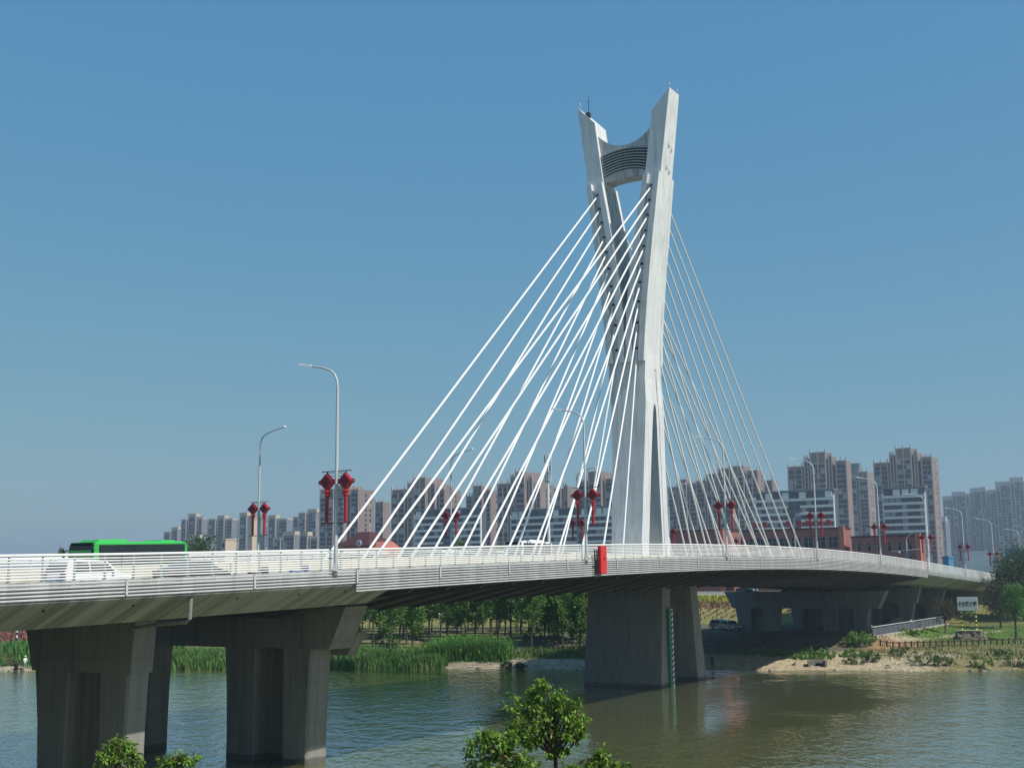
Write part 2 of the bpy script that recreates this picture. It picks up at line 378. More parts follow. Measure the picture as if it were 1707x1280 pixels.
# ================================================================ the bridge
BX = .55                                                       # centre line
bridge = thing('cable_stayed_bridge', 'white cable stayed bridge with flared twin leg tower crossing the river', 'bridge')
def strip(name, m, poly_of_Y, Y0, Y1, step=4.05, parent=None):
    n = max(1, math.ceil((Y1-Y0)/step)); rings = []
    for k in range(n+1):
        Y = Y0+(Y1-Y0)*k/n; z = zr(Y)
        rings.append([(p[0], Y, z+p[1]) for p in poly_of_Y])
    return MB().loft(rings).build(name, m, parent if parent else bridge)
FAR_K = .79
def fx(x): return BX-(x-BX)*FAR_K
def mirror(p): return [(fx(x), z) for x, z in reversed(p)]
half_app = [(14.2, -1.9), (14.2, -1.16), (16.35, -1.16), (16.35, -1.95), (16.15, -2.1), (14.0, -3.12), (9.6, -3.12)]
half_main = [(14.2, -1.9), (14.2, -1.16), (16.35, -1.16), (16.4, -2.32), (13.2, -2.62), (7.2, -4.02)]
JL, JR = -66.8, 66.0
strip('approach_girder', M_CONC, half_app+mirror(half_app), -172, JL-.05)
strip('approach_girder', M_CONC, half_app+mirror(half_app), JR+.05, 123.6)
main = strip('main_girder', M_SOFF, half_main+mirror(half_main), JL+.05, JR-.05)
# transverse ribs under the main girder's sloping flank
for k in range(33):
    Y = JL+2+k*4.03
    z = zr(Y)
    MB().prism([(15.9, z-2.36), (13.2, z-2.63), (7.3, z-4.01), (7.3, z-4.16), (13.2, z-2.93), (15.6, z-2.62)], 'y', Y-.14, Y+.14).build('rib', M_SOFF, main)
for side in (0, 1):
    x0, x1 = (3.3, 14.15) if side == 0 else (fx(14.15), 2*BX-3.3)
    strip('road_surface', M_ASPH, [(x0, -1.896), (x1, -1.896), (x1, -1.88), (x0, -1.88)], -172, 200)
    for xm in ((6.9, 10.5) if side == 0 else (fx(7.6), fx(11.0))):
        for k in range(24):
            Y = -118+k*10
            strip('lane_marking', M_WPOST, [(xm-.07, -1.878), (xm+.07, -1.878), (xm+.07, -1.872), (xm-.07, -1.872)], Y, Y+4)
strip('median_barrier', M_CREAM, [(2*BX-3.2, -1.95), (3.2, -1.95), (3.1, -.62), (2*BX-3.1, -.62)], -172, JL-.05)
strip('median_barrier', M_CREAM, [(2*BX-3.2, -1.95), (3.2, -1.95), (3.1, -.62), (2*BX-3.1, -.62)], JL+.05, JR-.05)
strip('median_barrier', M_CREAM, [(2*BX-3.2, -1.95), (3.2, -1.95), (3.1, -.62), (2*BX-3.1, -.62)], JR+.05, 150)

# railings: bays of 8.1 m; every rail and slat of a bay is a piece of its own
BAY = 8.1
def rail_mesh(name, r, n, m, L=BAY, sx=1., sz=1.):
    pts = [(math.cos(2*math.pi*k/n+math.pi/n)*r*sx, math.sin(2*math.pi*k/n+math.pi/n)*r*sz) for k in range(n)]
    b = MB().prism(pts, 'y', -L/2, L/2); b.sm = True
    return b.mesh(name, m)
ME_TOP = rail_mesh('top_rail', .062, 8, M_RAIL, BAY); ME_BAR = rail_mesh('rail', .031, 6, M_RAIL, BAY-.02)
ME_SLAT = rail_mesh('slat', .051, 8, M_SLAT, BAY-.03, .9, 1.)
pb = MB().prism([(-.05, 0), (.05, 0), (.02, 1.04), (-.04, 1.04)], 'x', -.03, .03)
for z in (0,): pb.box(-.09, .09, -.09, .09, 0, .02)
ME_POST = pb.mesh('post', M_STEEL)
ME_BRK = MB().box(0, .05, -.055, .055, -.62, .03).mesh('bracket', M_SLAT)
def railing(side):
    kerb = strip('kerb', M_CONC, [(16.05, -1.155), (16.33, -1.155), (16.33, -1.08), (16.05, -1.08)] if side > 0 else mirror([(16.05, -1.155), (16.33, -1.155), (16.33, -1.08), (16.05, -1.08)]), -120, 123.5)
    kerb.name = 'railing_kerb'
    xr = 16.2 if side > 0 else fx(16.2)
    xs = 16.53 if side > 0 else fx(16.53)
    k = 0; Y0 = -119.7
    while Y0+BAY*(k+1) < 124:
        a, b = Y0+BAY*k, Y0+BAY*(k+1); ym = (a+b)/2; za, zb = zr(a), zr(b); ang = math.atan2(zb-za, BAY); zm = (za+zb)/2
        link('top_rail', ME_TOP, kerb, (xr, ym, zm), (ang, 0, 0))
        for q in range(8 if side > 0 else 4):
            link('rail', ME_BAR, kerb, (xr+.02*side, ym, zm-.155-(.118 if side > 0 else .24)*q), (ang, 0, 0))
        main_part = JL-.3 < ym < JR+.3
        ns = (8 if main_part else 5) if side > 0 else 0
        for q in range(ns):
            link('slat', ME_SLAT, kerb, (xs+(.03 if main_part else 0), ym, zm-1.2-.152*q), (ang, 0, 0))
        if side > 0: link('bracket', ME_BRK, kerb, (xs+.06+(.03 if main_part else 0), a, za-1.16), (0, 0, 0))
        for q in range(5):
            yq = a+BAY*(q+.5)/5
            link('post', ME_POST, kerb, (xr-.08*side, yq, zr(yq)-1.08), (0, 0, 0 if side > 0 else math.pi))
        k += 1
railing(1); railing(-1)

# ---- tower
def hy(z): return float(np.interp(z, [8, 12, 14, 18, 24, 36, 56, 66.5], [4.3, 4.0, 3.8, 3.35, 2.8, 2.0, 1.62, 1.38]))
def hx_out(z): return float(np.interp(z, [8, 14, 24, 36, 40, 46, 56, 66.5], [1.75, 1.78, 1.95, 2.3, 2.62, 3.28, 4.55, 5.95]))
def hx_in(z): return float(np.interp(z, [36, 38, 41, 46, 51, 56, 60, 66.5], [-.02, .08, .3, .85, 1.7, 2.6, 3.15, 4.0]))
def slot(z): return float(np.interp(z, [8, 12, 14, 18, 22, 26, 29.3, 29.9, 30.2, 30.3], [2.1, 1.95, 1.85, 1.5, 1.12, .76, .42, .3, .12, .0]))
TY = -.2
zs = [9.2, 10.5, 12, 13, 14, 15.5, 17, 19, 21, 23, 25, 27, 29.3, 29.7, 30.0, 30.2, 30.3, 33, 36]
tw = MB()
for s in (-1, 1):
    tw.loft([[(BX+(.2 if z < 33 else 0)-hx_out(z), TY+s*slot(z), z), (BX+(.2 if z < 33 else 0)+hx_out(z), TY+s*slot(z), z), (BX+(.2 if z < 33 else 0)+hx_out(z), TY+s*hy(z), z), (BX+(.2 if z < 33 else 0)-hx_out(z), TY+s*hy(z), z)] for z in zs])
tower = tw.build('tower', M_WHITE, bridge)
# grooves framing the slot on both flanks
for sgn in (1, -1):
    gm_ = MB(); pts = []
    for z in [13, 16, 20, 24, 28, 31, 33.6, 34.1]:
        pts.append((BX+(.2 if z < 33 else 0)+sgn*(hx_out(z)+.015), TY+slot(z)+.5+.012*(z-13), z))
    pts += [(BX+sgn*(hx_out(34.2)+.015), pts[-1][1]-.25, 34.3), (BX+sgn*(hx_out(34.2)+.015), pts[-1][1]-.5, 34.25)]
    gm_.tube(pts, .045, 6).build('groove', M_STEEL, tower)
def ring_leg(s, z, zo=None, dz_in=0):
    a, b = hx_in(z), hx_out(z); h = hy(z)
    return [(BX+s*a, TY-h, z+dz_in), (BX+s*b, TY-h, z), (BX+s*b, TY+h, z), (BX+s*a, TY+h, z+dz_in)]
for s in (-1, 1):
    lm = MB(); zl = [35.9, 38, 40, 43, 46, 49, 52, 56, 60, 63]
    rings = [ring_leg(s, z) for z in zl]
    zo, zi = 66.3, 64.0
    rings.append([(BX+s*hx_in(zi), TY-hy(zi), zi), (BX+s*hx_out(zo), TY-hy(zo), zo), (BX+s*hx_out(zo), TY+hy(zo), zo), (BX+s*hx_in(zi), TY+hy(zi), zi)])
    leg = lm.loft(rings).build('leg', [M_WHITE, M_STAIN_SHADE], tower)
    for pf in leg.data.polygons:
        if pf.normal.x*s < -.5 and pf.center.z < 57: pf.material_index = 1  # inner faces below the beam: dirt, with the leg's shade painted in
    for f in (-1, 1):
        for which in (0, 1):
            zz = [34.9, 38, 41, 46, 51, 56.4]; rr = []
            for z in zz:
                h = hy(z); a, b = max(hx_in(z), .12), hx_out(z); wd = min(.72, (b-a)*.3)
                x0, x1 = (a-.02, a+wd) if which == 0 else (b-wd, b+.02)
                if z < 36: x0, x1 = (.12, .75) if which == 0 else (hx_out(z)-.7, hx_out(z)+.02)
                rr.append([(BX+s*x0, TY+f*(h-.1), z), (BX+s*x1, TY+f*(h-.1), z), (BX+s*x1, TY+f*(h+.5), z), (BX+s*x0, TY+f*(h+.5), z)])
            MB().loft(rr).build('pilaster', M_WHITE, tower)
    # little inspection hatches on the outer flank
    if s > 0:
        for zz_, yy in ((60.2, -.25), (59.9, .55), (57.6, -.3), (57.3, .5)):
            x = BX+hx_out(zz_)
            MB().box(x-.05, x+.05, TY+yy-.07, TY+yy+.07, zz_-.55, zz_+.1).box(x-.05, x+.12, TY+yy-.02, TY+yy+.2, zz_-.4, zz_-.3).build('hatch', M_STEEL, tower)
# crossbeam: concave top, arched underside, louvred faces
N = 17; cb = MB(); fr = []
def beam_edge(t):
    zt = 60.7+1.75*abs(t)**2.2; zb = 56.8-.35*abs(t)**2.5
    return zt, zb
for yv in (-1.05, 1.05):
    fr.append(([(BX+t*(hx_in(60)+.35), TY+yv, beam_edge(t)[0]) for t in np.linspace(-1, 1, N)], [(BX+t*(hx_in(57)+.3), TY+yv, beam_edge(t)[1]) for t in np.linspace(-1, 1, N)]))
vs = fr[0][0]+fr[0][1]+fr[1][0]+fr[1][1]; fs = []
for i in range(N-1):
    fs += [(i, i+1, N+i+1, N+i), (2*N+i, 2*N+i+1, 3*N+i+1, 3*N+i), (i, i+1, 2*N+i+1, 2*N+i), (N+i, N+i+1, 3*N+i+1, 3*N+i)]
beam = cb.add(vs, fs).build('crossbeam', M_STAIN_SHADE, tower)
for f in (-1, 1):
    y0 = TY+f*1.05; dk = MB()
    P = []; n_ = 13
    for t in np.linspace(-.93, .93, n_):
        P.append((BX+t*(hx_in(60)-.02), 60.35-.45*t*t)); 
    lo = [(BX+t*(hx_in(57.4)+.02), 57.75-.6*t*t) for t in np.linspace(-.93, .93, n_)]
    vv = [(x, y0+f*.012, z) for x, z in P]+[(x, y0+f*.012, z) for x, z in lo]
    dk.add(vv, [(i, i+1, n_+i+1, n_+i) for i in range(n_-1)]).build('louvre_recess', M_DARK, tower)
    for q in range(8):
        k = (q+.35)/8; rr = []
        for t in np.linspace(-.97, .97, 11):
            hw = hx_in(60)*(1-k)+hx_in(57.4)*k
            z = (60.35-.45*t*t)*(1-k)+(57.75-.6*t*t)*k; x = BX+t*hw
            rr.append([(x, y0, z+.05), (x, y0+f*.28, z-.03), (x, y0+f*.28, z-.10), (x, y0, z-.06)])
        MB().loft(rr).build('louvre', M_WHITE, tower)
# masts and lamps on the tips
for s, dy, h in ((1, -1.0, .9), (1, 1.1, .8), (-1, -1.1, .9)):
    x = BX+s*(hx_out(66.3)-.15); z = 66.15
    MB().tube([(x, TY+dy, z), (x, TY+dy, z+h*.6)], .03, 6).lathe([(.03, h*.55), (.1, h*.6), (.11, h*.85), (.04, h)], (x, TY+dy, z), 8).build('warning_lamp', M_STEEL, tower)
x = BX-4.9
MB().tube([(x, TY-.5, 64.8), (x, TY-.5, 67.9)], [.05, .025], 6).tube([(x-.15, TY-.5, 67.2), (x+.35, TY-.5, 67.2)], .025, 5).box(x-.35, x+.2, TY-.8, TY-.3, 65.2, 65.75).box(x+.1, x+.4, TY-1.2, TY-.7, 65.0, 65.6).build('antenna', M_DARK, tower)
MB().box(BX+4.6, BX+4.9, TY-1.3, TY-.9, 64.7, 65.1).build('floodlight', M_STEEL, tower)

# ---- stay cables: two planes, ten a side each way
ZA = [55.0, 53.3, 51.6, 49.8, 48.0, 46.0, 43.9, 41.7, 39.3, 36.4]
for s in (-1, 1):
    for f in (-1, 1):
        for k in range(10):
            z = ZA[k]; xa = BX+s*((max(hx_in(z), .12)+hx_out(z))/2)
            A = Vector((xa, TY+f*(hy(z)-.1), z)); Yb = f*(52.0-4.72*k)
            Bp = Vector((BX+s*2.35, Yb, zr(Yb)-1.0))
            cm = MB().tube([A, Bp], .099, 10); cm.sm = True
            c_ = cm.build('stay_cable', M_CABLE, bridge)
            dn = (Bp-A).normalized()
            MB().tube([Bp-dn*1.5, Bp], .15, 8).build('guide_pipe', M_STEEL, c_)
            side = Vector((1, 0, 0)); upv = dn.cross(side)
            MB().tube([A-dn*.05+Vector((0, f*.12, .0)), A+Vector((0, f*.125, 0))+Vector((0, f*.05, 0))], .18, 10).build('anchor_hole', M_DARK, c_)

# ---- tower walls in the river
def wall_pier(y_bot, y_top, zt):
    x0, x1 = BX-3.55, BX+5.35
    return MB().hexa([(x0, y_bot[0], -2.2), (x1, y_bot[0], -2.2), (x1, y_bot[1], -2.2), (x0, y_bot[1], -2.2)],
                     [(x0+.1, y_top[0], zt), (x1-.1, y_top[0], zt), (x1-.1, y_top[1], zt), (x0+.1, y_top[1], zt)]).build('pier', M_PIER, bridge)
wall_pier((-7.55, -5.3), (-6.1, -4.1), 10.4); wall_pier((2.7, 5.2), (1.2, 3.0), 10.4)
gp = bpy.data.objects
for (x, y0, sc_, m1, m2) in ((5.95, -5.2, 1, M_GREENP, M_GREENP), (5.95, -4.62, 1, M_WPOST, M_REDD)):
    pm = MB(); H = 7.9; n = 12
    pm.cur = 0; pm.box(x-.02, x+.2, y0-.2, y0+.2, -.5, H)
    pm.cur = 1
    for k in range(15):
        z = -.4+k*.56
        pm.hexa([(x-.03, y0-.21, z), (x+.215, y0-.21, z), (x+.215, y0+.21, z+.22), (x-.03, y0+.21, z+.22)], [(x-.03, y0-.21, z+.2), (x+.215, y0-.21, z+.2), (x+.215, y0+.21, z+.42), (x-.03, y0+.21, z+.42)])
    pm.build('depth_gauge', [m1, m2], bridge)
# ---- twin column piers with hammerhead caps under each half of the deck
def col_ring(x0, x1, y0, y1, z, r=.12): return [(x0+r, y0, z), (x1-r, y0, z), (x1, y0+r, z), (x1, y1-r, z), (x1-r, y1, z), (x0+r, y1, z), (x0, y1-r, z), (x0, y0+r, z)]
def hammer_pier(Y0, Y1, cols, cap, zbase, ztop, mirror_x=False, flo=.55, inset=.75):
    f = (lambda x: 2*BX-x) if mirror_x else (lambda x: x)
    def X2(a, b): return (min(f(a), f(b)), max(f(a), f(b)))
    zc = ztop-2.55
    lo = X2(cap[0]+.75, cap[1]-inset); hi = X2(cap[0], cap[1])
    P = MB().hexa([(lo[0], Y0-.012, zc), (lo[1], Y0-.012, zc), (lo[1], Y1+.012, zc), (lo[0], Y1+.012, zc)],
                  [(hi[0], Y0-.012, ztop), (hi[1], Y0-.012, ztop), (hi[1], Y1+.012, ztop), (hi[0], Y1+.012, ztop)])
    p = P.build('pier_cap', M_PIER, bridge)
    for i, (a, b) in enumerate(cols):
        fl = flo if i == len(cols)-1 else .1                  # the outer column flares towards the cap
        fi = .1 if i == len(cols)-1 else .5
        rr = []
        for z, t in ((zbase, 0), (zbase+(zc-zbase)*.45, .05), (zbase+(zc-zbase)*.7, .3), (zbase+(zc-zbase)*.88, .7), (zc+.02, 1)):
            x0, x1 = X2(a-fi*t, b+fl*t); rr.append(col_ring(x0, x1, Y0, Y1, z))
        MB().loft(rr).build('column', M_PIER, p)
    a, b = X2(cols[0][1]-.1, cols[-1][0]+.1)
    MB().box(a, b, Y0+.95, Y1-.06, zbase, zc+.05).build('web_wall', M_PIER, p)
    for xb in (cap[0]+1.8, cap[1]-2.2):
        xa = f(xb); MB().box(xa-.4, xa+.4, (Y0+Y1)/2-.4, (Y0+Y1)/2+.4, ztop, ztop+.22).build('bearing', M_DARK, p)
    return p
def column(parent, a, b, Y0, Y1, zb, zc, fi, fl):
    rr = []
    for z, t in ((zb, 0), (zb+(zc-zb)*.45, .05), (zb+(zc-zb)*.7, .3), (zb+(zc-zb)*.88, .7), (zc+.02, 1)):
        rr.append(col_ring(a-fi*t, b+fl*t, Y0, Y1, z))
    MB().loft(rr).build('column', M_PIER, parent)
def beam_pier(Y0, Y1, zb, ztop):                              # one long cap beam carried by two pairs of columns
    zc = ztop-2.6
    P = MB().hexa([(-13.2, Y0-.1, zc), (9.7, Y0-.1, zc), (9.7, Y1+.1, zc), (-13.2, Y1+.1, zc)], [(-14.6, Y0-.1, ztop), (11.0, Y0-.1, ztop), (11.0, Y1+.1, ztop), (-14.6, Y1+.1, ztop)])
    p = P.build('pier_cap', M_PIER, bridge)
    column(p, 1.2, 3.6, Y0, Y1, zb, zc, .3, .05); column(p, 5.9, 7.95, Y0, Y1, zb, zc, .05, .35)
    MB().box(3.5, 6.0, Y0+1.2, Y1-.1, zb, zc+.05).build('web_wall', M_PIER, p)
    column(p, -12.5, -10.3, Y0, Y1, zb, zc, .35, .05); column(p, -8.3, -6.0, Y0, Y1, zb, zc, .05, .3)
    MB().box(-10.4, -8.2, Y0+1.2, Y1-.1, zb, zc+.05).build('web_wall', M_PIER, p)
    for xb in (-11, -5, 2, 8): MB().box(xb-.4, xb+.4, (Y0+Y1)/2-.4, (Y0+Y1)/2+.4, ztop, ztop+.22).build('bearing', M_DARK, p)
beam_pier(-64.9, -62.9, -2.2, zr(-66)-3.4)
beam_pier(63.5, 65.4, .5, zr(66)-4.25)
MB().hexa([(7.3, -62.75, 6.5), (9.4, -62.75, 6.5), (9.4, -61.9, 6.5), (7.3, -61.9, 6.5)], [(7.3, -62.75, 7.95), (10.25, -62.75, 7.95), (10.25, -61.9, 7.95), (7.3, -61.9, 7.95)]).build('pier_cap', M_PIER, bridge)
for mx in (False, True):
    hammer_pier(-81.6, -80.2, [(4.0, 6.15), (8.6, 10.45)], (2.6, 10.95), -2.2, zr(-80)-3.36, mx, .2, .2)
    hammer_pier(81, 82.6, [(3.2, 5.4), (8.4, 10.4)], (2.2, 12.0), 1., zr(82)-3.36, mx)
    hammer_pier(99, 100.6, [(3.2, 5.4), (8.4, 10.4)], (2.2, 12.0), 2., zr(100)-3.36, mx)
# downpipe on the approach girder
dp = [(16.45, -83.1, zr(-83)-2.02), (16.4, -83.1, zr(-83)-2.15), (14.15, -83.1, zr(-83)-3.2), (13.0, -82.7, zr(-83)-3.45), (10.7, -81.4, zr(-83)-3.75)]
MB().tube([(16.25, -83.1, zr(-83)-2.0), (16.2, -83.1, zr(-83)-3.05), (16.0, -83.1, zr(-83)-3.2), (14.0, -82.9, zr(-83)-3.32), (10.9, -81.7, zr(-83)-3.6)], .1, 8).build('downpipe', M_PIER, bridge)
for Y in (-91.0, -86.2, -79.6, -75.0, -71.2):
    zz_ = zr(Y); MB().loft([[(16.15-2.15*t+.02+math.sin(a)*0, Y+.07*math.cos(a), zz_-2.1-1.02*t-.01+.07*math.sin(a)) for a in [2*math.pi*k/10 for k in range(10)]] for t in (.14, .15)]).build('drain_hole', M_DARK, bridge)
# abutment and ramp
ab = MB().box(fx(16.3), 16.3, 123.7, 126, 1.5, zr(124)-1.2).build('abutment', M_PIER, bridge)
rs = []
for Y in (126.05, 140, 160, 180, 200, 225):
    z = max(zr(Y)-1.93, 7.5); sl = max(0, z-5)*1.2
    rs.append([(16.5+sl, Y, 5), (16.5, Y, z), (2*BX-16.5, Y, z), (2*BX-16.5-sl, Y, 5)])
tag(MB().loft(rs).build('approach_embankment', M_GROUND and mat('embankment_turf', (.10, .13, .045), .95, .1, col2=(.24, .2, .1), vscale=.8)), kind='structure', label='grassed ramp carrying the road off the bridge')

# ================================================================ street lamps with knot lanterns
LY = [-72.95, -43.8, -15.4, 12.55, 40.0, 67.1, 94.6, 121.6, 153.0]
LXF = fx(16.35)
FY = {1: at(430, 917, X=LXF).y, 2: at(752, 905, X=LXF).y}
for k in (3, 4, 5, 6): FY[k] = FY[k-1]+27.8
NTH = ['first', 'second', 'third', 'fourth', 'fifth', 'sixth', 'seventh', 'eighth', 'ninth']
def make_lamp():
    root = thing('street_lamp', '', 'street lamp', group='street lamps along the bridge')
    b = MB().tube([(0, 0, -1.12), (0, 0, 8.85), (-.05, 0, 9.25), (-.22, 0, 9.6), (-.5, 0, 9.85), (-.95, 0, 10.02), (-1.5, 0, 10.15), (-1.95, 0, 10.25)], [.115, .07, .066, .063, .06, .055, .05, .045], 10); b.sm = True
    b.build('pole', M_STEEL, root)
    bm_ = MB().box(-.24, .24, -.24, .24, -1.14, -1.09)
    for a in (0, 1): bm_.prism([(-.22, -1.09), (.22, -1.09), (.05, -.45), (-.05, -.45)], 'xy'[a], -.012, .012)
    bm_.build('base_plate', M_STEEL, root)
    h = MB().hexa([(-2.75, -.13, 10.36), (-1.9, -.1, 10.19), (-1.9, .1, 10.19), (-2.75, .13, 10.36)], [(-2.7, -.1, 10.46), (-1.9, -.08, 10.30), (-1.9, .08, 10.30), (-2.7, .1, 10.46)])
    h.build('lamp_head', M_LAMPW, root)
    for z in (4.25, 1.45):
        MB().box(-1.02, 1.02, -.02, .02, z-.022, z+.022).build('bracket', M_DARK, root)
    for s in (-1, 1):                                         # key-fret brackets above and in the middle
        fr = MB()
        for z0, dz in ((4.23, -1), (2.8, 1)):
            for k, (a, c) in enumerate(((.12, .62), (.12, .45), (.12, .3))):
                fr.box(min(s*a, s*c), max(s*a, s*c), -.012, .012, z0+dz*(.08+.17*k)-.012, z0+dz*(.08+.17*k)+.012)
                fr.box(s*c-.012, s*c+.012, -.012, .012, min(z0+dz*(.0+.17*k), z0+dz*(.09+.17*k)), max(z0+dz*(.0+.17*k), z0+dz*(.09+.17*k)))
        fr.box(min(s*.08, s*.62), max(s*.08, s*.62), -.012, .012, 2.77, 2.795)
        fr.build('fretwork', M_DARK, root)['kind'] = 'stuff'
    for s in (-1, 1):
        cx, cz = s*.64, 3.68
        P = []
        for q in range(4):                                    # square on its corner, corners rounded
            a = math.pi/2*q
            for e in (-.16, 0, .16): P.append((cx+math.cos(a+e)*(.43-.08*abs(e)*2), cz+math.sin(a+e)*(.43-.08*abs(e)*2)))
        d = MB().prism(P, 'y', -.15, .15)
        lan = d.build('knot_lantern', M_RED, root)
        inner = [(cx+(x-cx)*.72, cz+(z-cz)*.72) for x, z in P]
        MB().prism(inner, 'y', -.165, .165).build('panel', M_REDD, lan)
        for e in (-1, 1):
            c0 = (cx+e*.49, cz); t = MB()
            t.tube([(c0[0]+.1*math.cos(2*math.pi*k/12), 0, c0[1]+.1*math.sin(2*math.pi*k/12)) for k in range(13)], .035, 6, False)
            t.build('loop', M_REDD, lan)
        MB().lathe([(.02, .66), (.04, .58), (.08, .5), (.05, .4)], (cx, 0, cz-.08), 8).build('finial', M_REDD, lan)
        MB().lathe([(.07, 0), (.17, -.06), (.2, -.14), (.13, -.24), (.15, -.34), (.09, -.46)], (cx, 0, 3.28), 10).build('knot', M_RED, lan)
        MB().lathe([(.07, 0), (.095, -.1), (.1, -1.36), (.08, -1.38)], (cx, 0, 2.86), 10).build('tassel', M_RED, lan)
        MB().box(cx-.02, cx+.02, -.108, .108, 1.5, 2.74).build('tassel_seam', M_DARK, lan)
    return root
lamp0 = make_lamp()
lamps = []
for k, Y in enumerate(LY):
    o = lamp0 if k == 0 else copy_tree(lamp0)
    o.location = (16.62, Y, zr(Y)); lamps.append(o)
    lab = 'tall grey lamp post with red knot lanterns, nearest one on the near railing' if k == 0 else NTH[k]+' lamp post from the left along the near railing, red knot lanterns'
    if k == 8: lab = 'last small lamp post along the near railing beyond the bridge end'
    tag(o, lab)
for k, Y in FY.items():
    o = copy_tree(lamp0); o.location = (LXF, Y, zr(Y)); o.rotation_euler = (0, 0, math.pi)
    lab = {1: 'lamp post on the far railing right of the green bus', 2: 'far side lamp post with red lanterns seen behind the left cables', 3: 'far side lamp post just left of the tower behind the cables'}.get(k, NTH[k-1]+' lamp post along the far railing, right of the tower')
    tag(o, lab)

# ================================================================ red cabinet on the railing
Yc = at(1000, 930, X=16.75)[1]; zc = zr(Yc)
cab = thing('control_cabinet', 'tall red metal cabinet fixed outside the white bridge railing', 'cabinet', (16.95, Yc, zc-1.0))
MB().box(-.12, .12, -.5, .5, -1.15, .92).build('body', M_CAB, cab)
MB().box(.121, .14, -.47, .47, -1.1, .88).build('door', M_CAB, cab)
MB().tube([(.15, .02, -.15), (.2, .02, 0), (.2, .1, .07), (.15, .14, .05)], .03, 6).build('handle', M_REDD, cab)
fr = MB()
for y in (-.95, -.6): fr.box(-.2, -.1, y, y+.05, -1.2, .6)
for z in (-1.15, -.45, .2, .55): fr.box(-.2, -.1, -1.0, -.5, z, z+.05)
fr.build('ladder_frame', M_DARK, cab)

# ================================================================ vehicles
def wheel_mesh():
    t = MB().lathe([(.2, -.1), (.31, -.11), (.33, -.06), (.33, .06), (.31, .11), (.2, .1)], n=20); return t
def add_wheels(root, xs, half, r=.33, wd=.22):
    for x in xs:
        for s in (-1, 1):
            a = MB(); rings = []
            for rr, yy in ((r*.6, -wd/2), (r*.94, -wd/2), (r, -wd/3), (r, wd/3), (r*.94, wd/2), (r*.6, wd/2)):
                rings.append([(x+rr*math.cos(2*math.pi*k/20), s*half+yy, r+rr*math.sin(2*math.pi*k/20)) for k in range(20)])
            wl = a.loft(rings).build('wheel', M_BLACK, root)
            b = MB(); rings = []
            for rr, yy in ((r*.62, wd/2-.02), (r*.55, wd/2+.005), (r*.12, wd/2+.02)):
                rings.append([(x+rr*math.cos(2*math.pi*k/10), s*(half+yy), r+rr*math.sin(2*math.pi*k/10)) for k in range(10)])
            b.loft(rings).build('rim', M_CHROME, wl)
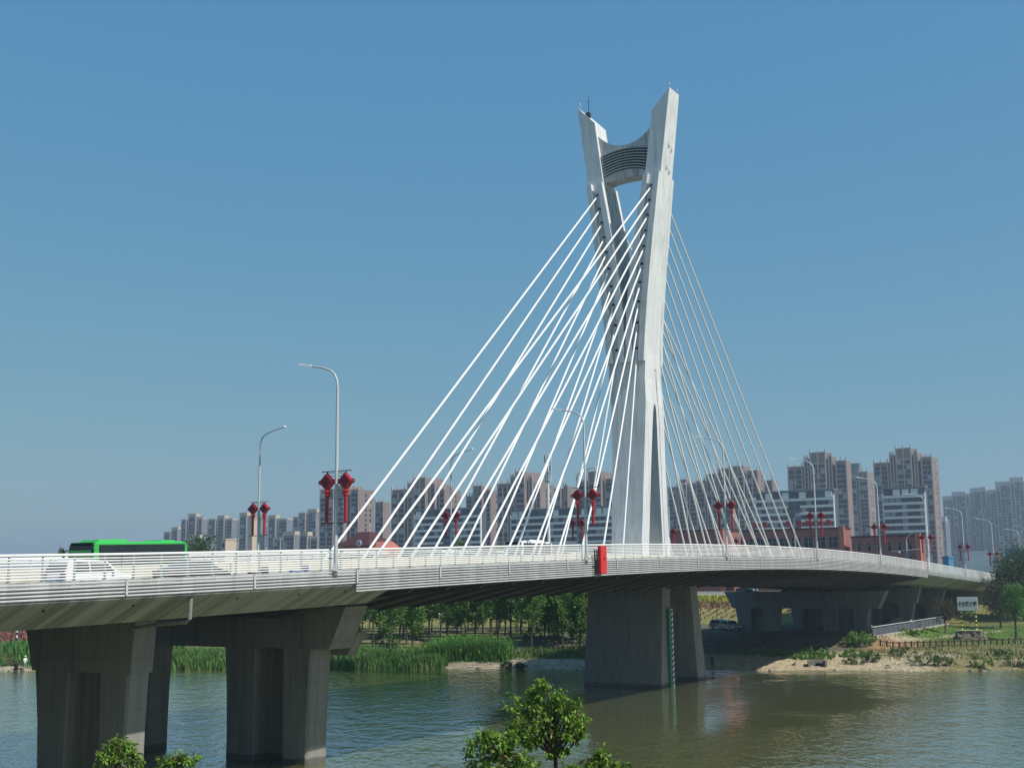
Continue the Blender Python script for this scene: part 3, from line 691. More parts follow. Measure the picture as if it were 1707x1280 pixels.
def make_car(label, paint, L=4.6, H=1.65, W=1.84, suv=True, cat='car', van=False):
    """front towards +x, origin on the road under the middle"""
    root = thing('car' if not van else 'van', label, cat)
    h = W/2; f = L/2
    if van: prof = [(-f, .35), (-f, 1.2), (-f+.08, H-.12), (-f+.3, H), (f-1.35, H), (f-.75, 1.25), (f-.1, .95), (f, .6), (f, .35)]
    else: prof = [(-f, .38), (-f, .75), (-f+.06, 1.0), (-f+.38 if suv else -f+.9, H-.12 if suv else 1.12), (-f+.75 if suv else -f+1.5, H), (.1, H), (.55, H-.06), (1.15, 1.08), (f-.35, .92), (f-.04, .72), (f, .4)]
    n = len(prof)
    def wid(z): return h if z < 1.0 else h-(z-1.0)*.30
    body = MB().loft([[(x*(1-.035*abs(q)**4), q*wid(z)*(1 if abs(x) < f-.2 else .95), z+(.03*(1-abs(q)) if z > 1.2 else 0)-(.07*max(0, abs(q)-.86)/.14 if z > H-.15 else 0)) for x, z in prof] for q in (-1, -.95, -.86, -.45, 0, .45, .86, .95, 1)])
    body.sm = True
    bo = body.build('body', paint, root)
    zb, zt = 1.06, H-.12
    if van: segs = [(-f+.25, -f+1.5), (-f+1.6, -f+2.9), (-f+3.0, f-1.25)]
    else: segs = [(-f+.62 if suv else -f+1.3, -.75), (-.66, .42)]
    for s in (-1, 1):
        for i, (a, b) in enumerate(segs):
            last = i == len(segs)-1
            yb, yt = s*(wid(zb)+.012), s*(wid(zt)+.012)
            MB().add([(a-.1 if i == 0 and not van else a, yb, zb), (b+(.42 if last else 0), yb, zb), (b-.03, yt, zt), (a+(.12 if i == 0 else 0), yt, zt)], [(0, 1, 2, 3)]).build('side_window', M_GLASS, root)
        MB().box(.62, .8, s*(h+.01)-.02+(-.12 if s < 0 else 0), s*(h+.01)+.02+(.12 if s > 0 else 0), 1.02, 1.17).build('wing_mirror', paint, root)
    if van: A = [(f-.78, 1.3), (f-1.3, H-.08)]
    else: A = [(1.1, 1.12), (.6, H-.07)]
    MB().add([(A[0][0]+.015, -wid(A[0][1])+.1, A[0][1]), (A[0][0]+.015, wid(A[0][1])-.1, A[0][1]), (A[1][0]+.03, wid(A[1][1])-.1, A[1][1]+.01), (A[1][0]+.03, -wid(A[1][1])+.1, A[1][1]+.01)], [(0, 1, 2, 3)]).build('windscreen', M_GLASS, root)
    xr0, xr1 = (-f+.09, -f+.36) if suv else (-f+.95, -f+1.4)
    if van: xr0, xr1 = -f+.01, -f+.06
    MB().add([(xr0-.02, -h*.82, 1.08), (xr0-.02, h*.82, 1.08), (xr1-.04, h*.74, H-.16), (xr1-.04, -h*.74, H-.16)], [(0, 1, 2, 3)]).build('rear_window', M_GLASS, root)
    for s in (-1, 1):
        MB().box(-f-.012, -f+.08, s*h*.72-.16, s*h*.72+.16, .78, 1.0).build('tail_lamp', M_TAIL, root)
        MB().box(f-.12, f-.01, s*h*.68-.2, s*h*.68+.2, .66, .82).build('headlight', M_HEAD, root)
    MB().box(-f-.03, -f+.1, -h*.9, h*.9, .36, .58).build('rear_bumper', M_BLACK if suv else paint, root)
    MB().box(f-.1, f+.02, -h*.55, h*.55, .42, .6).build('grille', M_BLACK, root)
    add_wheels(root, (-L*.29, L*.31), h-.1)
    return root
def heading(o, loc, dirv): o.location = loc; o.rotation_euler = (0, 0, math.atan2(dirv[1], dirv[0]))
def road_z(Y): return zr(Y)-1.88
p = at(150, 955, X=8.2); c = make_car('white SUV driving behind the railing at the far left', M_WPAINT, 4.5, 1.66); heading(c, (8.2, p.y, road_z(p.y)), (0, 1))
p = at(322, 950, X=8.6); c = make_car('black car behind the railing between white SUV and first lamp post', M_DKPAINT, 4.4, 1.5, suv=False); heading(c, (8.6, p.y, road_z(p.y)), (0, 1))

def make_bus(label, L, W, H, paint, side_paint, acs, name='city_bus', cat='bus'):
    root = thing(name, label, cat); f = L/2; h = W/2
    pr = [(-f, .35), (-f, H-.35), (-f+.12, H-.08), (-f+.35, H), (f-.35, H), (f-.1, H-.12), (f, H-.6), (f, .35)]
    body = MB().loft([[(x, -h, min(z, H-.12)) for x, z in pr], [(x, -h+.12, z) for x, z in pr], [(x, h-.12, z) for x, z in pr], [(x, h, min(z, H-.12)) for x, z in pr]])
    body.build('body', paint, root)
    n = max(3, round(L/1.7))
    for s in (-1, 1):
        for k in range(n):
            a = -f+.25+(L-.75)*k/n; b = -f+.25+(L-.75)*(k+1)/n-.05
            MB().box(a, b, s*(h+.004)-.012, s*(h+.004)+.012, H*.36, H*.92).build('side_window', M_GLASS, root)
        MB().box(-f+.22, f-.45, s*h-.008, s*h+.008, H*.33, H*.93).build('window_band', M_BLACK, root)
    MB().hexa([(f-.02, -h+.08, H*.3), (f+.02, -h+.08, H*.3), (f+.02, h-.08, H*.3), (f-.02, h-.08, H*.3)], [(f-.09, -h+.1, H-.16), (f-.02, -h+.1, H-.22), (f-.02, h-.1, H-.22), (f-.09, h-.1, H-.16)]).build('windscreen', M_GLASS, root)
    MB().box(f-.28, f-.03, -h+.2, h-.2, H-.17, H-.02).build('destination_board', M_BLACK, root)
    for a, b, z in acs:
        MB().loft([[(x, y*(h-.3), H-.02) for x, y in ((a, -1), (b, -1), (b, 1), (a, 1))], [(a+.12+(x-a)*(b-a-.3)/(b-a), y*(h-.42), H+z) for x, y in ((a, -1), (b, -1), (b, 1), (a, 1))]]).build('roof_unit', side_paint, root)
    for s in (-1, 1):
        MB().box(f-.05, f+.03, s*h*.75-.16, s*h*.75+.16, .55, .75).build('headlight', M_HEAD, root)
        MB().tube([(f-.1, s*h, H-.5), (f+.25, s*(h+.18), H-.55)], .025, 5).box(f+.2, f+.28, s*(h+.18)-.08, s*(h+.18)+.08, H-1.0, H-.55).build('wing_mirror', M_BLACK, root)
        MB().box(-f-.02, -f+.03, s*h*.75-.1, s*h*.75+.1, .7, 1.1).build('tail_lamp', M_TAIL, root)
    add_wheels(root, (-L*.27, L*.28), h-.14, .46, .28)
    return root
a_, b_ = at(157, 925, X=-7.4), at(313, 915, X=-7.4)
bus = make_bus('bright green city bus on the far lanes at the left', b_.y-a_.y, 2.5, 2.86, M_BUSG, M_BUSG, [(1.0, 3.6, .17), (-3.4, -2.0, .1)])
ym = (a_.y+b_.y)/2; heading(bus, (-7.4-1.25, ym, road_z(ym)), (0, -1)); bus.rotation_euler = (0, math.atan2(zr(b_.y)-zr(a_.y), b_.y-a_.y), -math.pi/2)
a_, b_ = at(869, 905, X=-4.2), at(922, 905, X=-4.2)
mb = make_bus('white minibus with dark windscreen seen behind the stay cables', 6.4, 2.05, 2.75, M_WPAINT, M_WPAINT, [(-2.2, .8, .18)], 'minibus', 'minibus')
heading(mb, (-4.2-1.03, a_.y+3.2, road_z(a_.y)), (0, -1))

# ================================================================ people (one continuous skinned body each)
def person_mat(name, legs, shirt, skin, hair, hgt):
    m = bpy.data.materials.new(name); m.use_nodes = True; n = m.node_tree.nodes; l = m.node_tree.links
    tc = n.new('ShaderNodeTexCoord'); sx = n.new('ShaderNodeSeparateXYZ'); l.new(tc.outputs['Object'], sx.inputs[0])
    rp = n.new('ShaderNodeValToRGB'); rp.color_ramp.interpolation = 'CONSTANT'
    mp = n.new('ShaderNodeMapRange'); mp.inputs[1].default_value = 0; mp.inputs[2].default_value = hgt; l.new(sx.outputs[2], mp.inputs[0]); l.new(mp.outputs[0], rp.inputs[0])
    e = rp.color_ramp.elements; e[0].color = (.03, .03, .03, 1); e[0].position = 0; e[1].color = (*legs, 1); e[1].position = .045
    for pos, col in ((.52, shirt), (.845, skin), (.955, hair)):
        x = e.new(pos); x.color = (*col, 1)
    l.new(rp.outputs[0], n['Principled BSDF'].inputs['Base Color']); n['Principled BSDF'].inputs['Roughness'].default_value = .8
    return m
def person(label, loc, face, legs, shirt, arms='down', hat=None, hgt=1.7, sit=False):
    s = hgt/1.7
    J = {'pel': (0, 0, .93), 'spi': (0, .01, 1.12), 'che': (0, 0, 1.33), 'nek': (0, 0, 1.46), 'hed': (0, .02, 1.56), 'top': (0, .02, 1.66)}
    Rr = {'pel': .15, 'spi': .135, 'che': .155, 'nek': .06, 'hed': .095, 'top': .07}
    E_ = [('pel', 'spi'), ('spi', 'che'), ('che', 'nek'), ('nek', 'hed'), ('hed', 'top')]
    for q, sd in (('l', -1), ('r', 1)):
        J.update({'hip'+q: (sd*.1, 0, .88), 'kne'+q: (sd*.12, .03*sd+.02, .48), 'ank'+q: (sd*.13, 0, .09), 'toe'+q: (sd*.14, .17, .04), 'sho'+q: (sd*.19, 0, 1.38)})
        Rr.update({'hip'+q: .1, 'kne'+q: .068, 'ank'+q: .045, 'toe'+q: .04, 'sho'+q: .075})
        if arms == 'down': J.update({'elb'+q: (sd*.25, .0, 1.1), 'wri'+q: (sd*.26, .1, .87), 'han'+q: (sd*.26, .14, .78)})
        else: J.update({'elb'+q: (sd*.25, .1, 1.12), 'wri'+q: (sd*.13, .34, 1.12), 'han'+q: (sd*.1, .43, 1.14)})
        Rr.update({'elb'+q: .05, 'wri'+q: .035, 'han'+q: .04})
        E_ += [('pel', 'hip'+q), ('hip'+q, 'kne'+q), ('kne'+q, 'ank'+q), ('ank'+q, 'toe'+q), ('che', 'sho'+q), ('sho'+q, 'elb'+q), ('elb'+q, 'wri'+q), ('wri'+q, 'han'+q)]
    names = list(J); me = bpy.data.meshes.new('person')
    me.from_pydata([tuple(c*s for c in J[k]) for k in names], [(names.index(a), names.index(b)) for a, b in E_], [])
    o = link('person', me, None, loc, (0, 0, face))
    mk = o.modifiers.new('skin', 'SKIN'); sv = me.skin_vertices[0].data
    for i, k in enumerate(names): sv[i].radius = (Rr[k]*s, Rr[k]*s*.85); sv[i].use_root = (k == 'pel')
    mk.use_smooth_shade = True
    sb = o.modifiers.new('sub', 'SUBSURF'); sb.levels = 2; sb.render_levels = 2
    me.materials.append(person_mat('clothes_of_person', legs, shirt, (.45, .28, .2), (.02, .018, .016), hgt))
    tag(o, label, 'person')
    if hat: MB().lathe([(.17*s, 0), (.17*s, .015), (.1*s, .03), (.09*s, .1), (.03*s, .12)], (0, .02*s, 1.63*s), 12).build('hat', mat('hat_'+str(len(MATS)), hat, .8), o)
    return o
p = hit(41, 1117); p.z = max(ground(p.x, p.y), .12)
fa = math.atan2(CAM.y-p.y, CAM.x-p.x)-math.pi/2
fm = person('person in white shirt and hat fishing on the far left bank', (p.x, p.y, p.z-.03), fa+.5, (.25, .26, .28), (.75, .75, .72), 'forward', (.8, .78, .7), 1.72)
p2 = (p.x-1.0, p.y-.55, ground(p.x-1.0, p.y-.55))
bag = MB().lathe([(.2, 0), (.26, .1), (.27, .5), (.2, .8), (.1, .86)], (0, 0, 0), 10).build('bag', M_BLACK, None, loc=(p2[0], p2[1], max(p2[2], -.05))); tag(bag, 'black bag standing beside the person fishing on the left bank', 'bag')
rod = MB().tube([(0, 0, 0), (1.6, -1.3, 1.0), (3.4, -2.6, 1.35)], [.02, .013, .006], 5).build('fishing_rod', M_BLACK, None, loc=(p.x+.1, p.y-.4, p.z+1.1)); tag(rod, 'thin dark fishing rod held out over the water at the left', 'fishing rod')

# ================================================================ vegetation
def leaf_quads(centres, normals, size, asp=.5, tint=None, droop=.3, rs=None):
    """each leaf is a folded kite of two quads"""
    rs = rs or rng; n = len(centres)
    sz = size*(0.7+.6*rs.random(n))[:, None]
    ax = normals+rs.normal(0, .45, (n, 3)); ax[:, 2] -= droop; ax /= np.linalg.norm(ax, axis=1)[:, None]
    up_ = rs.normal(0, 1, (n, 3)); sd = np.cross(ax, up_); sd /= np.linalg.norm(sd, axis=1)[:, None]+1e-9
    nn = np.cross(sd, ax)
    base = centres; tip = centres+ax*sz; mid = centres+ax*sz*.45+nn*sz*.06
    l_ = mid+sd*sz*asp*.5-nn*sz*.08; r_ = mid-sd*sz*asp*.5-nn*sz*.08
    V = np.stack([base, l_, tip, r_, mid], 1).reshape(-1, 3)
    k = np.arange(n)[:, None]*5
    F = np.concatenate([np.concatenate([k, k+1, k+4], 1), np.concatenate([k+1, k+2, k+4], 1), np.concatenate([k+2, k+3, k+4], 1), np.concatenate([k+3, k, k+4], 1)])
    return V, F, np.repeat(tint, 5, axis=0) if tint is not None else None
def tints(n, a, b, rs=None, dead=.0):
    rs = rs or rng; t = rs.random(n)[:, None]; c = np.array(a)*(1-t)+np.array(b)*t
    c *= (.75+.5*rs.random((n, 1)))
    if dead: c[rs.random(n) < dead] = (.22, .12, .05)
    return c
def clumps(cr, n_clump, per, spread, rs, shape=(1, 1, 1)):
    """leaf centres gathered in tufts through an ellipsoid"""
    c = rs.normal(0, 1, (n_clump, 3)); c /= np.linalg.norm(c, axis=1)[:, None]; c *= (rs.random((n_clump, 1))**.45)
    c = c*np.array(shape)
    p = np.repeat(c, per, axis=0)+rs.normal(0, spread, (n_clump*per, 3))
    nrm = p/ (np.linalg.norm(p, axis=1)[:, None]+1e-6)
    return c, p, nrm
# ---- plantation trees on the far bank: five forms, copied
def make_plant_tree(seed, H, bare, rad):
    rs = np.random.default_rng(seed)
    tr = MB(); lean = rs.normal(0, .15, 2)
    P = [(0, 0, -.4), (lean[0]*.3, lean[1]*.3, bare), (lean[0], lean[1], H*.8), (lean[0], lean[1], H*.97)]
    tr.tube(P, [.15, .11, .05, .015], 7)
    top = H-bare; V = []; C = []; N_ = []
    nb = 26
    for k in range(nb):
        t = (k+.5)/nb; z = bare+top*t*.93; a = k*2.399+rs.random()
        r = rad*(math.sin(min(1, t*1.25+.18)*math.pi)**.6*.95+.12)*(.7+.5*rs.random())
        e = (math.cos(a)*r, math.sin(a)*r, z+r*.75)
        tr.tube([(0, 0, z), (e[0]*.55, e[1]*.55, z+r*.35), e], [.035, .02, .008], 4)
        m = int(90+rs.random()*40)
        q = rs.random((m, 1))**.55; pts = np.array([0, 0, z])*(1-q)+np.array(e)*q+rs.normal(0, .26, (m, 3))
        V.append(pts); N_.append(np.tile(np.array([math.cos(a), math.sin(a), .25]), (m, 1)))
    V = np.concatenate(V); N_ = np.concatenate(N_)
    tt = tints(len(V), (.065, .15, .025), (.165, .30, .055), rs)
    v, f, c = leaf_quads(V, N_, .40, .55, tt, .25, rs)
    root = thing('plantation_tree', '', 'tree', group='plantation trees on the far bank')
    tr.build('trunk', M_BARK, root)
    link('crown', fast_mesh('crown', v, f, M_LEAF, c), root)
    return root
protos = [make_plant_tree(11, 11.0, 2.5, 2.0), make_plant_tree(12, 12.0, 2.8, 1.85), make_plant_tree(13, 10.2, 2.0, 2.1), make_plant_tree(14, 11.5, 1.7, 1.9), make_plant_tree(15, 9.0, 1.9, 1.6)]
rs = np.random.default_rng(5)
spots = []
for px, py in [(600, 1072), (622, 1075), (650, 1085), (678, 1074), (688, 1080), (716, 1064), (734, 1067), (745, 1062), (762, 1070), (777, 1062), (792, 1066), (806, 1066), (818, 1062), (830, 1064), (842, 1060), (851, 1062), (868, 1066), (886, 1082), (908, 1070), (915, 1064), (930, 1078), (938, 1080), (953, 1066), (966, 1087), (970, 1072), (640, 1066), (666, 1064), (700, 1060), (776, 1054), (860, 1056)]:
    p = hit(px, py); spots.append((p.x, p.y, 0))
for row in range(4):
    for k in range(13):
        u, d = -84+k*4.9+rs.normal(0, .8)+row*1.3, 46+row*6.5+rs.normal(0, .8)
        X, Y = XY(u, d); spots.append((X, Y, 1))
for i, (X, Y, b) in enumerate(spots):
    q = int(rs.integers(0, 5)); o = protos[i] if i < 5 else copy_tree(protos[q])
    o.location = (X, Y, ground(X, Y)); o.rotation_euler = (0, 0, rs.random()*6.28); sc_ = .88+.3*rs.random(); o.scale = (sc_, sc_, sc_*(1.05 if b else 1))
    tag(o, 'slim green plantation tree with bare trunk in the back rows under the deck' if b else 'slim green tree with bare trunk along the front of the plantation behind the reeds', 'tree', 'plantation trees on the far bank')
rs = np.random.default_rng(77)
for q in range(16):
    u, d = -76+q*3.1+rs.normal(0, .8), 24+rs.uniform(0, 16); X, Y = XY(u, d); UNDER = globals().setdefault('UNDER', []); UNDER.append((X, Y))
# ---- reeds, tall grass: uncountable blades
def blades(name, label, pts, h, wd, ca, cb, tip=None, tipf=.0, seed=1, bend=.35):
    rs = np.random.default_rng(seed); n = len(pts); P = np.array(pts)
    hh = h*(.6+.7*rs.random((n, 1))); a = rs.random(n)*6.283
    dv = np.stack([np.cos(a), np.sin(a), 0*a], 1); sd = np.stack([-np.sin(a), np.cos(a), 0*a], 1)
    b0 = P-sd*wd/2; b1 = P+sd*wd/2; m0 = P+np.array([0, 0, 1.])*hh*.6+dv*hh*bend*.25
    e = P+np.array([0, 0, 1.])*hh*(1-bend*.3)+dv*hh*bend
    V = np.stack([b0, b1, m0+sd*wd*.5, m0-sd*wd*.5, e], 1).reshape(-1, 3)
    k = np.arange(n)[:, None]*5
    F = np.concatenate([np.concatenate([k, k+1, k+2], 1), np.concatenate([k, k+2, k+3], 1), np.concatenate([k+3, k+2, k+4], 1)])
    c = tints(n, ca, cb, rs)
    if tip is not None: c[rs.random(n) < tipf] = tip
    me = fast_mesh(name, V, F, M_GRASS, np.repeat(c, 5, axis=0))
    return tag(link(name, me), label, name.replace('_', ' '), kind='stuff')
def scatter(us_, ds_, n, rs, keep=None, clump=0):
    out = []
    while len(out) < n:
        u, d = rs.uniform(*us_), rs.uniform(*ds_)
        if keep and rs.random() > keep(u, d): continue
        X, Y = XY(u, d); out.append((X, Y, max(ground(X, Y), -.25)-.05))
    return out
rs = np.random.default_rng(21)
def reed_keep(u, d): return sstep(-1.5, 1.5, d-bulge(u)+1.5)*(1-sstep(6+4*math.sin(u*.4), 15, d))*(.55+.45*math.sin(u*1.3+math.sin(d)*2))
pr = scatter((-84, -44), (-1, 15), 22000, rs, reed_keep)
blades('reeds', 'dense green reeds along the water in front of the plantation', pr, 1.55, .085, (.08, .19, .04), (.155, .30, .07), (.34, .28, .15), .07, 31)
pr = scatter((-47, -36), (5, 19), 5200, rs, lambda u, d: sstep(0, 3, d-5)*(1-sstep(-42, -35.5, u-.25*(12-d))))
blades('tall_reeds', 'taller green reed thicket leaning over the sandy beach', pr, 2.5, .11, (.075, .19, .035), (.14, .29, .055), None, 0, 32, .55)
pr = scatter((-140, -88), (1, 26), 9000, rs, lambda u, d: sstep(-.5, 3, d)*(.5+.5*math.sin(u*.7+d*.5)))
blades('tall_grass', 'lush green grass and reeds on the bank at far left', pr, 1.6, .13, (.05, .15, .03), (.10, .24, .05), None, 0, 33)
pr = scatter((-36, -18), (7, 20), 3600, rs, lambda u, d: .35+.65*sstep(7, 14, d))
blades('bank_grass', 'short green grass between beach and tower pier', pr, .9, .09, (.07, .15, .03), (.14, .22, .05), (.3, .27, .13), .15, 34)
pr = scatter((8, 75), (5, 27), 9000, rs, lambda u, d: .25+.75*max(0, math.sin(u*.55+d*.7)*math.sin(u*.21-d*.3+1)))
blades('dry_grass', 'patchy dry grass on the right bank below the timber fence', pr, .36, .09, (.13, .15, .05), (.27, .24, .12), (.09, .17, .04), .35, 35)
pr = scatter((12, 75), (29, 66), 9000, rs, None)
blades('lawn', 'short green lawn around the bridge name board', pr, .28, .08, (.08, .16, .03), (.14, .24, .05), (.26, .22, .10), .12, 36)
# ---- shrubs
def make_shrub(name, label, loc, shape, n_clump, per, size, ca, cb, seed, group=None, cat='shrub', dead=0, stem=True):
    rs = np.random.default_rng(seed)
    c, p, nr = clumps(1, n_clump, per, .16*min(shape), rs, shape)
    p[:, 2] += shape[2]*.95; keep = p[:, 2] > .02; p, nr = p[keep], nr[keep]
    v, f, col = leaf_quads(p, nr, size, .55, tints(len(p), ca, cb, rs, dead), .05, rs)
    root = thing(name, label, cat, loc, 0, group)
    st = MB()
    for k in range(min(9, n_clump)):
        e = c[k]+np.array([0, 0, shape[2]*.95]); st.tube([(0, 0, -.1), (e[0]*.45, e[1]*.45, max(e[2], .1)*.55), tuple(e)], [.05*shape[2]**.5, .03*shape[2]**.5, .01], 5)
    st.build('stems', M_BARK, root)
    link('foliage', fast_mesh('foliage', v, f, M_LEAF, col), root)
    return root
G1, G2 = (.05, .12, .02), (.13, .26, .04)
SB = [(1500, 1093, (1.6, 1.2, .55), 'low round shrub on the waterline right of the outfall'), (1540, 1109, (2.2, 1.2, .8), 'dark green shrub at the water edge below the fence'), (1575, 1110, (1.6, 1.0, .6), 'small shrub at the waterline beside the dark green one'), (1632, 1114, (1.6, 1.1, .65), 'rounded shrub at the waterline left of the frame edge clump'), (1692, 1112, (2.4, 1.3, .85), 'large shrub at the waterline at the right frame edge'), (1425, 1107, (1.4, 1.0, .6), 'bushy weeds just right of the concrete outfall'), (1455, 1103, (1.2, .9, .55), 'pale green weed clump between outfall and shrubs'), (1665, 1092, (2.0, 1.0, .4), 'flat weed patch above the shrubs on the right bank'), (845, 1113, (.8, .5, .35), 'small tuft on the sandy beach left of the tower pier'), (868, 1114, (.7, .5, .3), 'tiny tuft on the beach nearest the tower pier'), (22, 1109, (2.2, 1.6, 1.2), 'dark bushy shrub left of the fishing person')]
for i, (px, py, sh, lab) in enumerate(SB):
    p = hit(px, py); make_shrub('shrub', lab, (p.x, p.y, ground(p.x, p.y)), sh, 26, 26, .2, (.05, .11, .02), (.11, .19, .045), 100+i, 'shrubs on the river bank')
for i, (X, Y) in enumerate(UNDER):
    make_shrub('understory_shrub', 'low leafy bush growing among the front plantation trunks', (X, Y, ground(X, Y)-.1), (1.5+.1*(i % 5), 1.3, .7+.12*(i % 4)), 24, 26, .24, (.055, .13, .025), (.12, .235, .045), 500+i, 'bushes among the plantation trunks')
CR = [(1395, 1093, (5.5, 2.2, .5), 'bright green creeper mat along the shadow edge'), (1432, 1074, (2.2, 1.8, .9), 'bright green climbing bush under the orange earth bank'), (1350, 1098, (3.0, 1.6, .4), 'green creeper patch half inside the bridge shadow'), (1280, 1092, (6.0, 2.0, .5), 'shaded creeper patch under the bridge deck'), (1515, 1055, (2.6, 2.2, .35), 'deep green clipped ground shrub beside the trodden path')]
for i, (px, py, sh, lab) in enumerate(CR):
    p = hit(px, py); make_shrub('creeper', lab, (p.x, p.y, ground(p.x, p.y)-.15), sh, 60, 26, .3, (.07, .18, .02), (.16, .32, .05), 140+i, None, 'creeper')
rs = np.random.default_rng(88); rub = MB(); rr = random.Random(4)
for q in range(420):
    u = rs.choice([rs.uniform(-46, -16), rs.uniform(-8, 60), rs.uniform(-112, -84)]); d = bulge(u)+abs(rs.normal(0, 2.2))-.2; X, Y = XY(u, d); z = max(ground(X, Y), -.05); a_ = rs.uniform(.06, .26)
    rub.loft([[(X+a_*f_*math.cos(t)*rr.uniform(.7, 1.2), Y+a_*f_*math.sin(t)*rr.uniform(.7, 1.2), z+a_*h_) for t in [2*math.pi*j/6 for j in range(6)]] for h_, f_ in ((-.3, .8), (.15, 1.), (.5, .55))])
tag(rub.build('rubble', mat('pale_rubble', (.38, .35, .29), .95, .1, var=.5, vscale=.9)), 'scattered pale stones along the waterline of the far bank', 'rubble', kind='stuff')
# ---- flower terraces on the levee
def tufts(name, label, rows, h, ca, cb, seed, n):
    rs = np.random.default_rng(seed); pts = []
    for (u0, u1, d, sl) in rows:
        for _ in range(n):
            t = rs.random(); u = u0+(u1-u0)*t; X, Y = XY(u+rs.normal(0, .15), d+sl*t+rs.normal(0, .22)); pts.append((X, Y, ground(X, Y)-.03))
    return blades(name, label, pts, h, .22, ca, cb, None, 0, seed, .5)
tufts('yellow_flowers', 'band of yellow flowers along the top of the levee slope', [(-26, 8, 98+.9*k, 0) for k in range(8)], .55, (.45, .38, .03), (.30, .34, .06), 51, 260)
tufts('purple_flowers', 'rows of purple red plants below the yellow band', [(-26, 6, 91+1.0*k, 0) for k in range(7)], .5, (.22, .08, .09), (.30, .16, .12), 52, 200)
tufts('straw_rows', 'slanting rows of pale straw coloured plants on the levee slope', [(-26+1.7*k, -22+1.7*k, 80, 11) for k in range(18)], .45, (.42, .33, .17), (.34, .25, .12), 53, 80)
tufts('red_flowers', 'slope of dusky red flowers on the levee at far left', [(-170, -112, 40+1.7*k, 0) for k in range(28)], .6, (.24, .06, .07), (.33, .13, .12), 54, 230)
# ---- single trees that show
def make_tree(name, label, px, py, H, rad, bare, ca, cb, seed, size=.4, n=42, per=34, group=None, D=None, zb=None, dead=0):
    rs = np.random.default_rng(seed)
    if D is None: p = hit(px, py)
    else: p = at(px, py, D=D)
    z0 = ground(p.x, p.y) if zb is None else zb
    root = thing(name, label, 'tree', (p.x, p.y, z0), 0, group)
    hz = (H-bare)/2; c, q, nr = clumps(1, n, per, .2*rad, rs, (rad, rad, hz)); q[:, 2] += bare+hz; c[:, 2] += bare+hz
    v, f, col = leaf_quads(q, nr, size, .55, tints(len(q), ca, cb, rs, dead), .15, rs)
    st = MB().tube([(0, 0, -.5), (.05, .03, bare), (.1, .0, H*.85)], [.05+.018*H, .03+.012*H, .02], 7)
    for k in range(min(14, n)):
        e = c[k]; st.tube([(0, 0, bare*.8+.1*k), (e[0]*.5, e[1]*.5, (bare+e[2])*.5+.3), tuple(e)], [.05, .03, .01], 5)
    st.build('trunk', M_BARK, root); link('crown', fast_mesh('crown', v, f, M_LEAF, col), root)
    return root
make_tree('plum_tree', 'dark purple leaved tree left of the bridge name board', 1576, 1055, 5.4, 1.5, 1.6, (.055, .05, .035), (.085, .095, .045), 201, .25, 40, 40, dead=.12)
make_tree('sapling', 'bright green young tree at the right frame edge', 1694, 1066, 8.2, 1.5, 2.4, (.06, .15, .03), (.12, .27, .05), 202, .26, 60, 60)
make_tree('plum_tree', 'dark tree with brownish leaves behind the bright green sapling', 1668, 1047, 8.0, 2.4, 1.5, (.05, .055, .03), (.075, .10, .045), 203, .26, 80, 70, dead=.08)
make_tree('broad_tree', 'large dark green tree hiding the end of the bridge', 1707, 1035, 13.0, 3.9, 2.0, (.035, .075, .028), (.075, .125, .04), 204, .34, 130, 100, dead=.05)
make_tree('broad_tree', 'dark leafy tree beneath the right end of the deck', 1672, 1030, 7.2, 2.3, 1.3, (.035, .05, .028), (.06, .085, .035), 206, .28, 80, 70, dead=.06)
make_tree('sapling', 'small bright tree peeping over the bridge name board', 1618, 1040, 4.2, 1.4, 1.2, (.07, .17, .03), (.13, .28, .05), 205, .25, 34, 34)
for i, (px, lab) in enumerate(((1168, 'thin bare sapling beside the tower pier'), (1195, 'forked bare sapling in front of the flower terraces'))):
    p = hit(px, 1035); t = thing('bare_sapling', lab, 'tree', (p.x, p.y, ground(p.x, p.y)))
    b = MB().tube([(0, 0, -.2), (.05, 0, 2.2), (.1, .1, 4.2)], [.07, .05, .015], 6); b.tube([(.05, 0, 2.0), (-.5, .1, 3.2), (-.7, .2, 4.4)], [.04, .025, .008], 5).tube([(.07, 0, 2.8), (.5, -.1, 3.6), (.6, 0, 4.3)], [.03, .02, .008], 5)
    b.build('trunk', M_BARK, t)
    rs = np.random.default_rng(300+i); pts = rs.normal(0, .5, (70, 3))+np.array([0, 0, 4.1]); v, f, c = leaf_quads(pts, rs.normal(0, 1, (70, 3)), .2, .5, tints(70, G1, G2, rs), .1, rs)
    link('crown', fast_mesh('crown', v, f, M_LEAF, c), t)
# round trees over the railing beside the bus
make_tree('round_tree', 'clipped round green tree right behind the green bus', 338, 915, 12.2, 4.6, 4.0, (.045, .10, .03), (.09, .16, .045), 210, .75, 60, 40, D=262, zb=7.6)
make_tree('round_tree', 'small tree just left of the green bus front', 103, 918, 10.6, 1.9, 3.0, (.05, .11, .04), (.09, .15, .05), 211, .55, 34, 34, D=262, zb=7.6)
make_tree('round_tree', 'small green treetop above the railing left of the cell mast', 769, 907, 12.2, 2.0, 4.0, (.05, .13, .03), (.09, .19, .05), 212, .6, 34, 34, D=265, zb=7.6)

